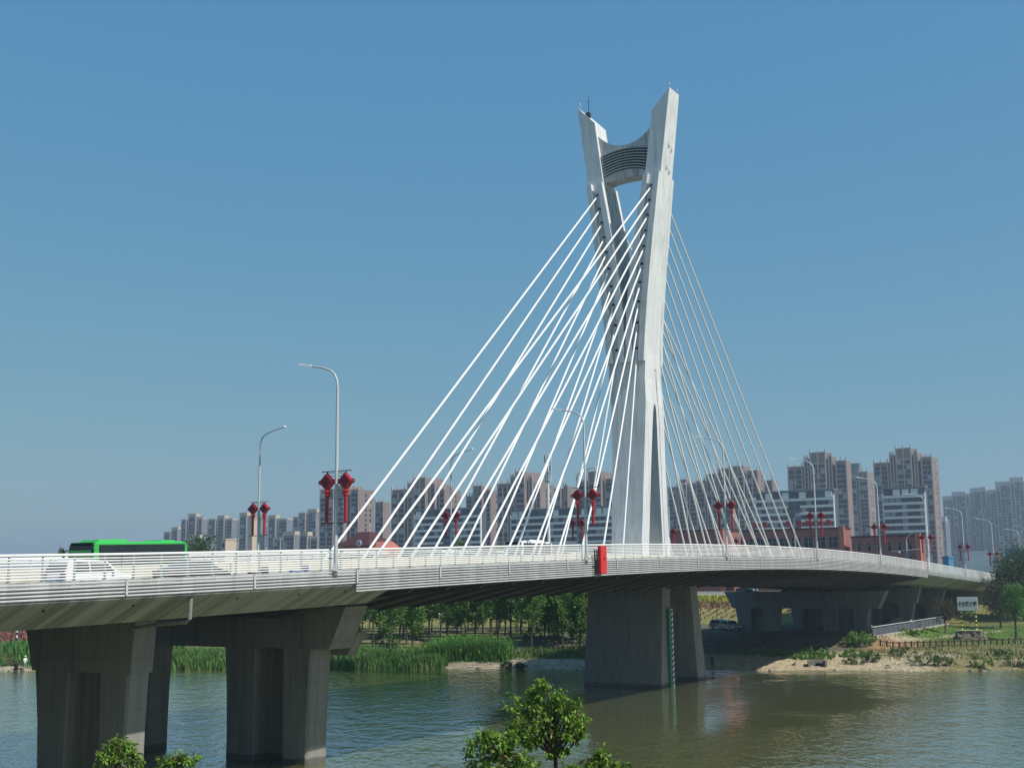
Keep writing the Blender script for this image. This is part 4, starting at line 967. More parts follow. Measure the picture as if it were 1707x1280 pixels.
# ---- foreground trees: leafy tops rising from the near bank
def near_tree(name, label, tips, trunk_px, D, seed, leaf=.068, per=52):
    """tips: (px, py, spread px) of leaf tufts"""
    rs = np.random.default_rng(seed); s = D/FPX
    base = at(trunk_px, 1280, D=D); base.z = 6.9; base = Vector((base.x, base.y, ground(base.x, base.y)))
    root = thing(name, label, 'tree', base)
    fork = at(trunk_px, 1262, D=D)-base
    st = MB().tube([(0, 0, -.3), (0.03, .02, fork.z*.5), tuple(fork)], [.055, .04, .028], 7)
    P = []; N_ = []
    for (px, py, sp) in tips:
        e = at(px, py, D=D+rs.normal(0, sp*s*.7))-base
        mid = fork+(e-fork)*.5+Vector((rs.normal(0, .03), rs.normal(0, .03), .05))
        st.tube([tuple(fork), tuple(mid), tuple(e)], [.016, .011, .004], 5)
        for q in range(4):
            a = mid+(e-mid)*(.3+.7*rs.random()); b = a+Vector(rs.normal(0, sp*s*.75, 3)); b.z += sp*s*.3
            st.tube([tuple(a), tuple(b)], [.005, .002], 4)
            for _ in range(per//4):
                t = rs.random()**.6; c0 = a+(b-a)*t; P.append(tuple(c0+Vector(rs.normal(0, .022, 3)))); N_.append(tuple((b-a).normalized()))
        for _ in range(per//2):
            P.append(tuple(e+Vector(rs.normal(0, sp*s*.4, 3)))); N_.append(tuple(rs.normal(0, .6, 3)))
    P = np.array(P); N_ = np.array(N_)
    v, f, c = leaf_quads(P, N_, leaf, .42, tints(len(P), (.085, .18, .015), (.25, .40, .06), rs, .015), .75, rs)
    st.build('trunk', M_BARK, root); link('foliage', fast_mesh('foliage', v, f, M_LEAF, c), root)
    return root
T1 = [(903, 1136, 9), (893, 1146, 10), (886, 1152, 9), (911, 1142, 8), (866, 1166, 11), (880, 1168, 12), (900, 1166, 13), (920, 1158, 12), (932, 1152, 11), (938, 1160, 10), (950, 1168, 10), (962, 1170, 9), (858, 1180, 10), (876, 1186, 14), (900, 1186, 15), (920, 1184, 14), (942, 1184, 13), (958, 1188, 10), (860, 1202, 10), (870, 1206, 12), (888, 1208, 14), (910, 1206, 14), (930, 1206, 13), (950, 1208, 11), (966, 1206, 8), (976, 1194, 7), (848, 1206, 8), (880, 1222, 12), (900, 1226, 11), (922, 1222, 10), (942, 1222, 10), (974, 1220, 8), (968, 1224, 6), (868, 1232, 10), (886, 1238, 10), (930, 1244, 8), (944, 1250, 7), (860, 1226, 8), (918, 1258, 7)]
near_tree('leafy_tree', 'tall leafy young tree in the foreground centre rising before the water', T1, 926, 16.5, 401)
T2 = [(800, 1224, 11), (815, 1220, 11), (828, 1226, 12), (790, 1236, 12), (810, 1240, 14), (832, 1242, 14), (850, 1238, 10), (782, 1252, 11), (800, 1258, 14), (822, 1260, 15), (845, 1262, 15), (866, 1262, 13), (882, 1262, 12), (890, 1272, 10), (784, 1274, 12), (806, 1276, 13), (830, 1278, 14), (856, 1280, 14), (878, 1280, 12), (846, 1224, 7), (860, 1230, 7)]
near_tree('leafy_shrub', 'dense leafy bush at the bottom left of the foreground tree', T2, 840, 15.8, 402)
T3 = [(995, 1256, 8), (998, 1266, 10), (985, 1274, 11), (1005, 1276, 11), (1024, 1278, 8), (975, 1282, 10), (1038, 1281, 6), (945, 1280, 9)]
near_tree('leafy_shrub', 'small leafy sprigs at the bottom right of the foreground tree', T3, 1000, 16.2, 403)
T4 = [(182, 1244, 10), (196, 1240, 10), (208, 1240, 9), (214, 1246, 8), (170, 1256, 11), (188, 1256, 12), (206, 1258, 11), (166, 1272, 11), (182, 1274, 12), (202, 1276, 11), (222, 1256, 7), (228, 1264, 8), (234, 1274, 8), (216, 1280, 9)]
near_tree('leafy_shrub', 'bush of narrow green leaves in front of the leftmost pier', T4, 195, 17.0, 404)
T5 = [(278, 1272, 8), (290, 1270, 7), (304, 1270, 9), (318, 1266, 8), (322, 1272, 7), (270, 1279, 8), (296, 1280, 9), (312, 1280, 8)]
near_tree('leafy_shrub', 'low leafy sprig at the bottom edge between the left piers', T5, 298, 17.0, 405)

# ================================================================ the city behind the levee
CITY = 7.6
def corners(px0, pxm, px1, ytop, D):
    a = at(px0, ytop, D=D); b = at(pxm, ytop, Y=a.y)
    dep = at(px1, ytop, X=b.x).y-a.y if px1 else 14
    return a, b.x-a.x, max(6, min(dep, 40))
def tower_block(label, px0, pxm, px1, ytop, D, bays, style='pink', fl=3.0, seed=0, fins=True, name='apartment_tower', group='apartment towers on the skyline'):
    rr = random.Random(seed)
    a, W, dep = corners(px0, pxm, px1, ytop, D); H = a.z-CITY-(2.0 if fins else 1.5)
    root = thing(name, label, 'building', (a.x, a.y, CITY), 0, group)
    wall, pil, led, win = MB(), MB(), MB(), MB()
    tops = MB()
    WM, PM = {'pink': (M_BRICK, M_PILA), 'cream': (M_GREYB, M_CREAMB), 'slab': (M_GREYB, M_BEIGE)}[style]
    edges = []
    for bi, (f0, f1, hf, sb) in enumerate(bays):
        x0, x1 = W*f0, W*f1; h = H*hf; back = dep+sb*.3
        if bi: x0 += .55
        if bi < len(bays)-1: x1 -= .55
        wall.box(x0, x1, sb, back, -6, h)
        if bi: wall.box(x0-1.15, x0+.02, sb+3.2, back, -6, min(h, H*bays[bi-1][2])-1.0)
        crown = hf >= .999
        # pilasters at the bay's edges, proud of the wall
        for xe in (x0, x1-.7):
            pil.box(xe, xe+.7, sb-.55, sb+.4, -6, h+(.6 if fins else 0))
        if fins:
            for xe in (x0+.1, (x0+x1)/2-.2, x1-.6):
                tops.box(xe, xe+.45, sb-.5, sb+.1, h-.2, h+2.3)
            tops.box(x0-.1, x1+.1, sb-.35, sb+.2, h-.4, h+.25)
            if x1-x0 > 7:
                pil.box((x0+x1)/2-.3, (x0+x1)/2+.3, sb-.62, sb+.2, -6, h-(7 if crown else 2))
            if crown:
                tops.box(x0+.3, x1-.3, sb-.45, sb, h-7.2, h-6.4); tops.box((x0+x1)/2-.3, (x0+x1)/2+.3, sb-.5, sb, h-6.6, h)
        else:
            tops.box(x0-.3, x1+.3, sb-.4, min(back, sb+5), h-.6-(2.5 if style == 'slab' else 0), h+(2.2 if crown else .6))
            if style == 'slab':
                for q in (.3, .62): pil.box(x0+(x1-x0)*q-.35, x0+(x1-x0)*q+.35, sb-.6, sb+.2, -6, h*(.97 if q < .5 else .8))
        nf = int((h-(7.2 if crown and fins else 2.2))/fl); zt0 = h-(7.4 if crown and fins else 2.6)
        nc = max(1, round((x1-x0-1.2)/3.3)); cw = (x1-x0-1.5)/nc
        for k in range(min(nf, 30)):
            zt = zt0-k*fl
            if zt < 1: break
            for c in range(nc):
                xa = x0+.75+cw*c+.18; xb = xa+cw-.36
                r = rr.random(); bay_ = (c+bi) % 2 == 0
                win.cur = 1 if r < .16 else 0
                o = .5 if bay_ else .06
                win.box(xa, xb, sb-o, sb+.05, zt-2.0, zt+.1)
                if bay_:
                    led.box(xa-.12, xb+.12, sb-o-.22, sb+.1, zt-2.55, zt-2.02)
                    if rr.random() < .25: win.cur = 1; win.box(xb-.9, xb-.1, sb-.85, sb-.52, zt-2.4, zt-1.9)
                else: led.box(xa-.15, xb+.15, sb-.3, sb+.1, zt-2.2, zt-2.02)
        if fins:                                             # string courses
            for zz in (h-7.3-4*fl, h-7.3-9*fl): pil.box(x0-.15, x1+.15, sb-.75, sb+.2, zz-.25, zz+.2)
        # the flank towards the sun
        ncs = max(1, int((back-sb)/4.5))
        for k in range(min(nf, 30)):
            zt = zt0-k*fl
            if zt < 1: break
            for c in range(ncs):
                if (c*7+bi*3) % 3 == 0: continue
                ya = sb+1.6+c*4.4; win.cur = 1 if rr.random() < .15 else 0
                win.box(x1-.04, x1+.07, ya, ya+1.5, zt-1.7, zt-.1)
    w_ = wall.build('wall', WM, root); p_ = pil.build('pilasters', PM, root); p_['kind'] = 'stuff'
    l_ = led.build('ledges', M_LEDGE, root); l_['kind'] = 'stuff'
    v_ = win.build('windows', [M_WGLA, M_CURT], root); v_['kind'] = 'stuff'
    t_ = tops.build('roof_trim', PM, root); t_['kind'] = 'stuff'
    return root
SYM = [(0, .27, .90, 1.6), (.27, .38, .955, .9), (.38, .68, 1.0, 0), (.68, .78, .965, .8), (.80, 1., .925, .5)]
STEP = [(0, .30, .90, 0), (.30, .44, .95, .8), (.44, .72, 1.0, 0), (.72, .86, .94, 2.5), (.86, 1., .885, 4.5)]
LEFT = [(0, .42, .97, 0), (.42, .7, 1.0, 1.0), (.74, 1., .96, 4.0)]
tower_block('brick apartment tower behind the tallest lamp post, left edge of the pink cluster', 534, 592, 622, 806, 760, LEFT, seed=1)
tower_block('narrow brick tower between the first two wide pink towers', 626, 640, 651, 832, 800, [(0, 1., 1.0, 0)], seed=2)
tower_block('wide stepped brick tower behind the leftmost white banded block', 653, 735, 766, 794, 740, STEP, seed=3)
tower_block('lower brick tower between the two left banded blocks', 776, 815, 833, 806, 790, [(0, .3, .9, 1), (.3, .75, 1.0, 0), (.75, 1., .95, 2.5)], seed=4)
tower_block('tall brick tower rising left of the cell mast', 829, 895, 921, 783, 740, STEP, seed=5)
tower_block('brick tower with low crown right of the cell mast', 923, 945, 958, 806, 800, [(0, .6, .98, 0), (.6, 1., 1.0, 1.5)], seed=6)
tower_block('tall brick tower touching the left side of the bridge tower', 962, 1030, 1056, 782, 740, [(0, .25, .92, .5), (.25, .62, 1.0, 0), (.62, 1., .93, 2.)], seed=7)
tower_block('lower grey brown tower just right of the bridge tower', 1112, 1160, 1168, 796, 860, [(0, .35, .93, .5), (.35, .7, 1.0, 0), (.7, 1., .96, 1.2)], seed=8)
tower_block('wide brown tower seen through the right cables', 1158, 1262, 1272, 776, 800, [(0, .16, .89, 1.5), (.16, .36, .945, .8), (.36, .58, .985, 0), (.58, .8, 1.0, .4), (.8, 1., .955, 1.2)], seed=9)
tower_block('short brown tower behind the third banded block', 1258, 1288, 1296, 797, 820, [(0, 1., .999, 0)], seed=10)
tower_block('tall grey brown tower above the third banded block', 1310, 1410, 1417, 752, 760, SYM, seed=11)
tower_block('shadowed tower in the gap between the two tallest right towers', 1414, 1446, 1455, 783, 880, [(0, .45, .95, .6), (.45, 1., 1.0, 0)], seed=12)
tower_block('tallest grey brown tower above the fourth banded block', 1453, 1552, 1562, 745, 760, SYM, seed=13)
# pale towers far left
FAR = 'pale towers far left'
tower_block('smallest hazy tower at the left end of the skyline', 274, 296, 304, 880, 1250, [(0, .5, .95, 0), (.5, 1., 1.0, .8)], 'cream', seed=21, fins=False, group=FAR)
tower_block('hazy cream tower second from the left end', 303, 334, 349, 858, 1150, [(0, .3, .95, 0), (.3, .75, 1.0, 1), (.75, 1., .96, 3)], 'cream', seed=22, fins=False, group=FAR)
tower_block('hazy cream tower with lit flank left of the beige shaft', 348, 384, 400, 861, 1120, [(0, .35, .98, 0), (.35, .7, 1.0, 1.5), (.7, 1., .97, 3)], 'cream', seed=23, fins=False, group=FAR)
tower_block('hazy cream tower directly behind the far lamp post lanterns', 400, 432, 447, 856, 1080, [(0, .4, 1.0, 0), (.4, 1., .97, 3)], 'cream', seed=24, fins=False, group=FAR)
tower_block('hazy cream tower right of the far lamp post', 448, 476, 488, 860, 1060, [(0, .45, 1.0, 0), (.45, 1., .97, 2.5)], 'cream', seed=25, fins=False, group=FAR)
tower_block('hazy cream tower beside the pink cluster', 488, 526, 542, 851, 1040, [(0, .25, .93, 1), (.25, .6, .985, 0), (.6, 1., 1.0, 1.5)], 'cream', seed=26, fins=False, group=FAR)
tower_block('hazy cream tower filling the gap left of the far lamp post', 336, 356, 366, 868, 1300, [(0, .5, .97, 0), (.5, 1., 1.0, 1)], 'cream', seed=61, fins=False, group=FAR)
tower_block('hazy tower behind the two right hand pale towers', 470, 500, 512, 866, 1280, [(0, .5, 1.0, 0), (.5, 1., .96, 1)], 'cream', seed=62, fins=False, group=FAR)
tower_block('hazy tower behind the shaft and far lamp post', 384, 412, 424, 868, 1290, [(0, .5, 1.0, 0), (.5, 1., .97, 1)], 'cream', seed=63, fins=False, group=FAR)
tower_block('low pale block behind the round tree beside the bus', 318, 346, 356, 893, 980, [(0, .6, 1.0, 0), (.6, 1., .9, 1)], 'cream', seed=64, fins=False, group=FAR)
tower_block('low pale block in front of the hazy towers, right one', 500, 528, 537, 888, 900, [(0, .5, 1.0, 0), (.5, 1., .93, 1.5)], 'cream', seed=27, fins=False, group=FAR)
tower_block('low pale block in front of the hazy towers, left one', 456, 490, 499, 888, 900, [(0, .4, .92, 0), (.4, 1., 1.0, 1.0)], 'cream', seed=28, fins=False, group=FAR)
# blue grey slabs far right
FR2 = 'blue grey slabs far right'
tower_block('tallest blue grey slab at the right frame edge', 1683, 1730, 1740, 797, 1300, [(0, .5, 1.0, 0), (.5, 1., .97, .5)], 'slab', seed=31, fins=False, group=FR2)
tower_block('blue grey slab second from the right frame edge', 1659, 1684, 1690, 804, 1330, [(0, 1., 1.0, 0)], 'slab', seed=32, fins=False, group=FR2)
tower_block('blue grey slab third from the right frame edge', 1633, 1660, 1666, 813, 1360, [(0, .4, 1.0, 0), (.4, 1., .985, 1)], 'slab', seed=33, fins=False, group=FR2)
tower_block('blue grey slab with wide beige crown right of the brown towers', 1608, 1634, 1640, 815, 1390, [(0, .3, .96, 0), (.3, 1., 1.0, .8)], 'slab', seed=34, fins=False, group=FR2)
tower_block('blue grey slab next to the sixth lamp post head', 1587, 1609, 1615, 821, 1420, [(0, 1., 1.0, 0)], 'slab', seed=35, fins=False, group=FR2)
tower_block('leftmost blue grey slab beside the brown tower', 1571, 1589, 1594, 828, 1450, [(0, 1., 1.0, 0)], 'slab', seed=36, fins=False, group=FR2)
tower_block('low pale slab at the foot of the leftmost blue grey slab', 1563, 1576, 1582, 862, 1300, [(0, 1., 1.0, 0)], 'slab', seed=37, fins=False, group=FR2)

def banded_block(label, px0, pxm, px1, ytop, D, gaps, nfl, seed, fl=3.35):
    rr = random.Random(seed); a, W, dep = corners(px0, pxm, px1, ytop, D); H = a.z-CITY
    root = thing('balcony_block', label, 'building', (a.x, a.y, CITY), 0, 'white banded balcony blocks')
    MB().box(0, W, 1.6, dep, -6, H-1.0).build('wall', M_DKWALL, root)
    MB().box(-.4, W+.4, .4, dep+.3, H-1.2, H-.5).build('roof_slab', M_GREYB, root)
    pe = MB()
    for k in range(int(W/4.2)):
        x = .8+k*4.2; 
        if rr.random() < .85: pe.cur = rr.choice((0, 0, 1)); pe.box(x, x+3.2, .7, 3.5, H-4.4, H-1.6)
    po = pe.build('penthouse_rooms', [M_SLAB, M_WGLA], root); po['kind'] = 'stuff'
    spans = []; x = 0
    for g0, g1 in gaps: spans.append((x, W*g0)); x = W*g1
    spans.append((x, W))
    win = MB()
    for k in range(nfl):
        z = H-4.6-k*fl
        if z < 0: break
        for (xa, xb) in (spans if k else [(0, W)]):
            MB().box(xa, xb, 0, 1.55, z-1.2, z).build('balcony_band', M_SLAB, root)
        for (xa, xb) in spans:
            n = max(1, int((xb-xa)/2.6)); cw = (xb-xa)/n
            for c in range(n):
                win.cur = 1 if rr.random() < .22 else 0
                win.box(xa+cw*c+.25, xa+cw*(c+1)-.3, 1.5, 1.7, z-fl+.15, z-1.3)
    for g0, g1 in gaps:
        n = max(1, int(W*(g1-g0)/2.8)); cw = W*(g1-g0)/n
        for k in range(nfl):
            for c in range(n):
                win.cur = 1 if rr.random() < .1 else 0; z = H-4.6-k*fl
                win.box(W*g0+cw*c+.2, W*g0+cw*(c+1)-.2, 1.35, 1.7, z-1.9, z-.2)
    w_ = win.build('windows', [M_WGLA, M_CURT], root); w_['kind'] = 'stuff'
    MB().box(W-.25, W+.25, .1, 1.3, -5, H-3.5).build('corner_column', M_SLAB, root)
    MB().box(-.2, .25, .1, 1.3, -5, H-3.5).build('corner_column', M_SLAB, root)
    return root
banded_block('white banded balcony block left of the cables with a glazed middle bay', 690, 800, 809, 848, 660, [(.43, .57)], 11, 41)
banded_block('long white banded balcony block behind the cell mast', 850, 1030, 1040, 848, 660, [(.30, .36), (.62, .70)], 11, 42)
banded_block('white banded block with dark glazed stair bay below the tall brown tower', 1258, 1388, 1392, 818, 600, [(.42, .58)], 11, 43)
banded_block('white banded block standing in front of the tallest brown tower', 1470, 1540, 1545, 811, 600, [], 12, 44)

# ---- pink low buildings along the levee road
def pink_building(label, px0, pxm, px1, ytop, D, rows, ncol, wfrac, salmon=True, name='pink_building'):
    a, W, dep = corners(px0, pxm, px1, ytop, D); H = a.z-CITY
    root = thing(name, label, 'building', (a.x, a.y, CITY), 0, 'pink low buildings behind the levee')
    MB().box(0, W, 0, dep, -4, H).build('wall', M_PINK, root)
    MB().box(-.15, W+.15, -.2, dep+.15, H, H+.35).build('parapet', M_ROOFR, root)
    MB().box(W-.9, W+.25, -.25, .75, -4, H+.6).build('corner_pier', M_SALM_LIT, root)  # the end's sunlit tone is painted into the pier
    cw = (W-1.5)/ncol
    for r_ in rows:
        for c in range(ncol):
            xa = .6+cw*c+cw*(1-wfrac)/2; xb = xa+cw*wfrac; z1 = H-r_[0]; z0 = H-r_[1]
            g_ = MB().box(xa, xb, -.02, .06, z0, z1).build('window', M_WGLA, root)
            n = max(1, int((xb-xa)/.9)); fr_ = MB()
            for k in range(n+1): x = xa+(xb-xa)*k/n; fr_.box(x-.05, x+.05, -.09, .0, z0, z1)
            fr_.box(xa, xb, -.085, 0, (z0+z1)/2+.3, (z0+z1)/2+.38)
            f_ = fr_.build('frame', M_LEDGE, g_)
            MB().box(xa-.12, xb+.12, -.16, .0, z0-.16, z0-.003).build('sill', M_SALM_LIT, g_)
    return root, a, W, H
pink_building('dark pink building right of the bridge tower, end wall glowing salmon', 1113, 1204, 1232, 887, 310, [(3.0, 5.2)], 6, .55)
pb1, pa, pW, pH = pink_building('long pink building with a ribbon of wide windows under the banded block', 1234, 1405, 1418, 886, 300, [(1.9, 4.4), (5.6, 7.8)], 8, .78)
pink_building('pink building with square windows below the fourth banded block', 1419, 1532, 1541, 896, 285, [(1.4, 3.1), (4.6, 6.2), (7.7, 9.3)], 6, .42)
for k, f_ in enumerate((.12, .22, .45, .56, .64, .72, .84)):
    MB().box(pW*f_, pW*f_+1.1, .6, .75, pH+.9, pH+2.2).box(pW*f_+.2, pW*f_+.3, .75, .85, pH+.3, pH+2.0).box(pW*f_+.8, pW*f_+.9, .75, .85, pH+.3, pH+2.0).build('rooftop_sign', M_RED, pb1)
# ---- maroon roofed hall with a round emblem
a = at(566, 908, D=285); b = at(613, 908, Y=a.y); W = b.x-a.x; zt = at(590, 887, Y=a.y+4).z-CITY; ze = a.z-CITY-.3
hall = thing('gate_hall', 'hall with maroon hipped roof and round blue emblem left of the cables', 'building', (a.x, a.y, CITY), 0)
MB().box(.4, W-.4, .6, 9.4, -4, ze).build('wall', M_PINK, hall)
MB().add([(-.6, -.4, ze), (W+.6, -.4, ze), (W+.6, 10.4, ze), (-.6, 10.4, ze), (W*.3, 4, zt), (W*.68, 4, zt), (W*.68, 6, zt), (W*.3, 6, zt)], [(0, 1, 5, 4), (1, 2, 6, 5), (2, 3, 7, 6), (3, 0, 4, 7), (4, 5, 6, 7), (3, 2, 1, 0)]).build('roof', M_ROOFR, hall)
MB().add([(W-.5, .5, ze-1.2), (W+3.6, .5, ze-1.2), (W+3.6, 9, ze-1.2), (W-.5, 9, ze-1.2), (W-.3, 3.6, ze+.9), (W+2.7, 3.6, ze+.9), (W+2.7, 6, ze+.9), (W-.3, 6, ze+.9)], [(0, 1, 5, 4), (1, 2, 6, 5), (2, 3, 7, 6), (3, 0, 4, 7), (4, 5, 6, 7), (3, 2, 1, 0)]).build('lower_roof', M_SALM_LIT, hall)  # roof slope facing the sun, its light put into the colour
MB().box(W-.3, W+3.3, .9, 8.6, -4, ze-1.2).build('side_wall', M_SALM_LIT, hall)
ec = at(598, 905, Y=a.y-.7); ex, ez = ec.x-a.x, ec.z-CITY
def disc(r, y0, y1, n=28): return MB().loft([[(ex+r*math.cos(2*math.pi*k/n), y, ez+r*math.sin(2*math.pi*k/n)) for k in range(n)] for y in (y0, y1)])
em = disc(.72, -.75, -.6).build('emblem', M_LAMPW, hall)
disc(.5, -.77, -.755).build('emblem_field', M_BLUEP, em)
MB().add([(ex-.3, -.79, ez+.3), (ex+.3, -.79, ez+.3), (ex+.08, -.79, ez), (ex+.08, -.79, ez-.35), (ex-.08, -.79, ez-.35), (ex-.08, -.79, ez)], [(0, 1, 2, 3, 4, 5)]).build('emblem_mark', M_LAMPW, em)
# ---- beige shaft and small cream block at left, low white hall and blue panels at right
def simple_block(name, label, px0, pxm, px1, ytop, D, m, cap=None, cat='building', nwin=0):
    a, W, dep = corners(px0, pxm, px1, ytop, D); H = a.z-CITY
    root = thing(name, label, cat, (a.x, a.y, CITY))
    MB().box(0, W, 0, dep, -4, H).build('wall', m, root)
    MB().box(-.2, W+.2, -.2, dep+.2, H, H+.5).build('parapet', cap or m, root)
    for k in range(nwin): MB().box(W*.3, W*.7, -.06, .03, H-3-3.2*k, H-1.2-3.2*k).build('window', M_WGLA, root)
    return root
simple_block('stair_shaft', 'plain beige lift shaft standing behind the far lamp post', 414, 421, 427, 861, 700, M_CREAMB, nwin=0)
simple_block('small_block', 'small cream block with two windows right of the round tree', 369, 376, 379, 900, 480, M_CREAMB, nwin=2)
rb = simple_block('low_hall', 'low white hall with long flat roof at the right behind lamp posts', 1608, 1684, 1690, 921, 420, M_WBUILD)
for k in range(7): MB().box(1.2+k*2.1, 2.6+k*2.1, -.08, .02, -2, 4.2).build('window', M_WGLA, rb)
simple_block('glass_kiosk', 'small blue clad kiosk beyond the bridge railing at right', 1571, 1581, 1583, 930, 330, M_BLUEP)
simple_block('teal_roof_block', 'teal roofed block in the gap between two brown towers', 1410, 1432, 1436, 774, 900, M_GREYB, M_TEAL)
bbp = at(1692, 924, D=300); bb = thing('billboard', 'blue billboard on posts above the dark trees at right', 'billboard', (bbp.x, bbp.y, CITY))
MB().box(-2.2, 2.6, -.15, .15, bbp.z-CITY-1.2, bbp.z-CITY+1.4).build('panel', M_BLUEP, bb)
for x in (-1.5, 1.8): MB().tube([(x, .2, -.3), (x, .2, bbp.z-CITY+1.2)], .12, 8).build('post', M_STEEL, bb)
# ---- cell mast
p = at(915, 905, D=330); mz = at(912, 741, D=330).z-CITY
cm_ = thing('cell_mast', 'white telephone mast with antennas rising behind the left cables', 'mast', (p.x, p.y, CITY))
MB().tube([(0, 0, -.5), (0, 0, mz*.6), (0, 0, mz-2.0)], [.5, .36, .22], 12).build('pole', M_SLAB, cm_)
MB().tube([(0, 0, mz-2.2), (0, 0, mz)], [.06, .02], 6).build('lightning_rod', M_STEEL, cm_)
for zz in (mz-3.4, mz-6.2, mz-8.6):
    pl = MB().lathe([(.2, 0), (.85, .02), (.85, .12), (.2, .14)], (0, 0, zz-.9), 12).build('platform', M_STEEL, cm_)
    for k in range(5):
        a = k*1.2566+zz; MB().box(math.cos(a)*.9-.14, math.cos(a)*.9+.14, math.sin(a)*.9-.09, math.sin(a)*.9+.09, zz-1.1, zz+1.0).build('antenna', M_SLAB if k % 3 else M_GREYB, cm_)
# ---- signal gantry arm in front of the pink building
p = at(1513, 936, D=262); sg = thing('signal_pole', 'grey pole with long arm in front of the square windowed pink building', 'signal pole', (p.x, p.y, CITY))
h_ = at(1513, 917, D=262).z-CITY
MB().tube([(0, 0, -.5), (0, 0, h_+2.4), (.6, 0, h_+3.2), (2.2, 0, h_+4.2)], [.12, .09, .07, .05], 8).build('pole', M_STEEL, sg)
MB().tube([(-3.2, 0, h_-.2), (3.0, 0, h_+.25)], .07, 6).build('arm', M_STEEL, sg)
MB().lathe([(.05, .3), (.2, .2), (.22, 0), (.1, -.15)], (-1.6, 0, h_-.45), 10).build('camera', M_LAMPW, sg)
MB().box(-.35, .35, -.1, .05, h_-2.6, h_-.5).build('sign_plate', M_GREYB, sg)

# ================================================================ things on the far bank
# ---- bridge name board on its stone plinth
p = hit(1617, 1066); pz = ground(p.x, p.y); face = math.atan2(-.9206, .3905)+math.pi/2
nb = thing('name_board', 'white board with black Chinese characters on striped posts above a stone plinth', 'sign', (p.x, p.y, pz), face-.35)
pl = MB(); rr = random.Random(9)
rings = []
for z, sc in ((-.5, 1.35), (.1, 1.18), (.5, 1.0), (.9, .88), (1.25, .84)):
    rings.append([(2.0*sc*math.copysign(abs(math.cos(t))**.6, math.cos(t))*rr.uniform(.9, 1.08), 1.0*sc*math.copysign(abs(math.sin(t))**.6, math.sin(t))*rr.uniform(.88, 1.1), z) for t in [2*math.pi*k/18 for k in range(18)]])
pm = pl.loft(rings).build('plinth', M_STONE, nb)
for k in range(46):
    t = rr.uniform(-math.pi, 0) if k < 34 else rr.uniform(0, math.pi); z = rr.uniform(-.3, 1.05); sc = float(np.interp(z, [-.5, .5, 1.25], [1.3, 1.0, .85])); q = rr.uniform(.16, .34)
    x, y = 2.0*sc*math.copysign(abs(math.cos(t))**.6, math.cos(t)), 1.0*sc*math.copysign(abs(math.sin(t))**.6, math.sin(t))
    rk = [[(x+q*f_*math.cos(a_)*rr.uniform(.7, 1.1), y+q*.6*f_*math.sin(a_), z+q*h_*.7) for a_ in [2*math.pi*j/7 for j in range(7)]] for h_, f_ in ((-.8, .5), (-.2, 1.), (.4, .85), (.8, .35))]
    MB().loft(rk).build('stone', M_STONE, pm)
MB().box(-1.75, 1.75, -.85, .9, 1.252, 1.36).build('plinth_top', M_SAND if 'M_SAND' in globals() else mat('pale_cap_stone', (.46, .42, .33), .9), nb)
for x in (-1.0, 1.0):
    po = MB()
    for k in range(10):
        po.cur = k % 2; po.lathe([(.13, 0), (.13, .302)], (x, 0, 1.36+k*.302), 10)
    po.build('post', [M_YPOST, M_BLACK], nb)
zb = 4.4
bd = MB().box(-1.4, 1.4, -.19, -.14, zb-.2, zb+1.7).build('board', M_WPOST, nb)
MB().box(-1.45, 1.45, -.135, -.08, zb-.25, zb+1.75).build('frame', M_STEEL, nb)
tx = bpy.data.curves.new('lettering', 'FONT'); tx.body = '大庆路大桥'; tx.size = .53; tx.align_x = 'CENTER'; tx.extrude = .008; tx.offset = .016
to = bpy.data.objects.new('lettering', tx); COL.objects.link(to); to.parent = nb; to.location = (0, -.2, zb+.5); to.rotation_euler = (math.pi/2, 0, 0); to.scale = (.98, 1.35, 1)
tx.materials.append(M_BLACK)
bpy.context.view_layer.update()
lm_ = bpy.data.meshes.new_from_object(to.evaluated_get(bpy.context.evaluated_depsgraph_get())); lo_ = link('lettering', lm_, nb, to.location, to.rotation_euler); lo_.scale = to.scale
lm_.materials.clear(); lm_.materials.append(M_BLACK); bpy.data.objects.remove(to); lo_.name = 'lettering'
# ---- low timber fence
pa_, pb_ = hit(1468, 1077), hit(1712, 1073); n = 24; fdir = (pb_-pa_)
fe = thing('timber_fence', 'low brown timber post and rail fence across the right bank', 'fence', (0, 0, 0))
prev = None
for k in range(n+1):
    q = pa_+fdir*(k/n); z = ground(q.x, q.y)
    MB().box(q.x-.09, q.x+.09, q.y-.09, q.y+.09, z-.2, z+.85).build('post', M_WOOD, fe)
    if prev: MB().tube([prev, (q.x, q.y, z+.66)], .075, 6).build('rail', M_WOOD, fe)
    prev = (q.x, q.y, z+.66)
# ---- railing of the quay path under the deck
pa_, pb_ = Vector((12.3, 50.0, 0)), Vector((12.0, 97.0, 0)); n = 16; fdir = (pb_-pa_)
qr = thing('path_railing', 'dark panelled path railing with pale handrail at the shadow edge', 'railing', (0, 0, 0))
for k in range(n+1):
    q = pa_+fdir*(k/n); z = 2.62
    MB().box(q.x-.06, q.x+.06, q.y-.06, q.y+.06, z-.4, z+1.3).build('post', M_DKWALL, qr)
    if k < n:
        q2 = pa_+fdir*((k+1)/n)
        MB().tube([(q.x, q.y, z+1.34), (q2.x, q2.y, z+1.34)], .075, 6).build('handrail', M_STEEL, qr)
        MB().hexa([(q.x-.02, q.y, z+.1), (q.x+.02, q.y, z+.1), (q2.x+.02, q2.y, z+.1), (q2.x-.02, q2.y, z+.1)], [(q.x-.02, q.y, z+1.15), (q.x+.02, q.y, z+1.15), (q2.x+.02, q2.y, z+1.15), (q2.x-.02, q2.y, z+1.15)]).build('panel', M_DKWALL, qr)
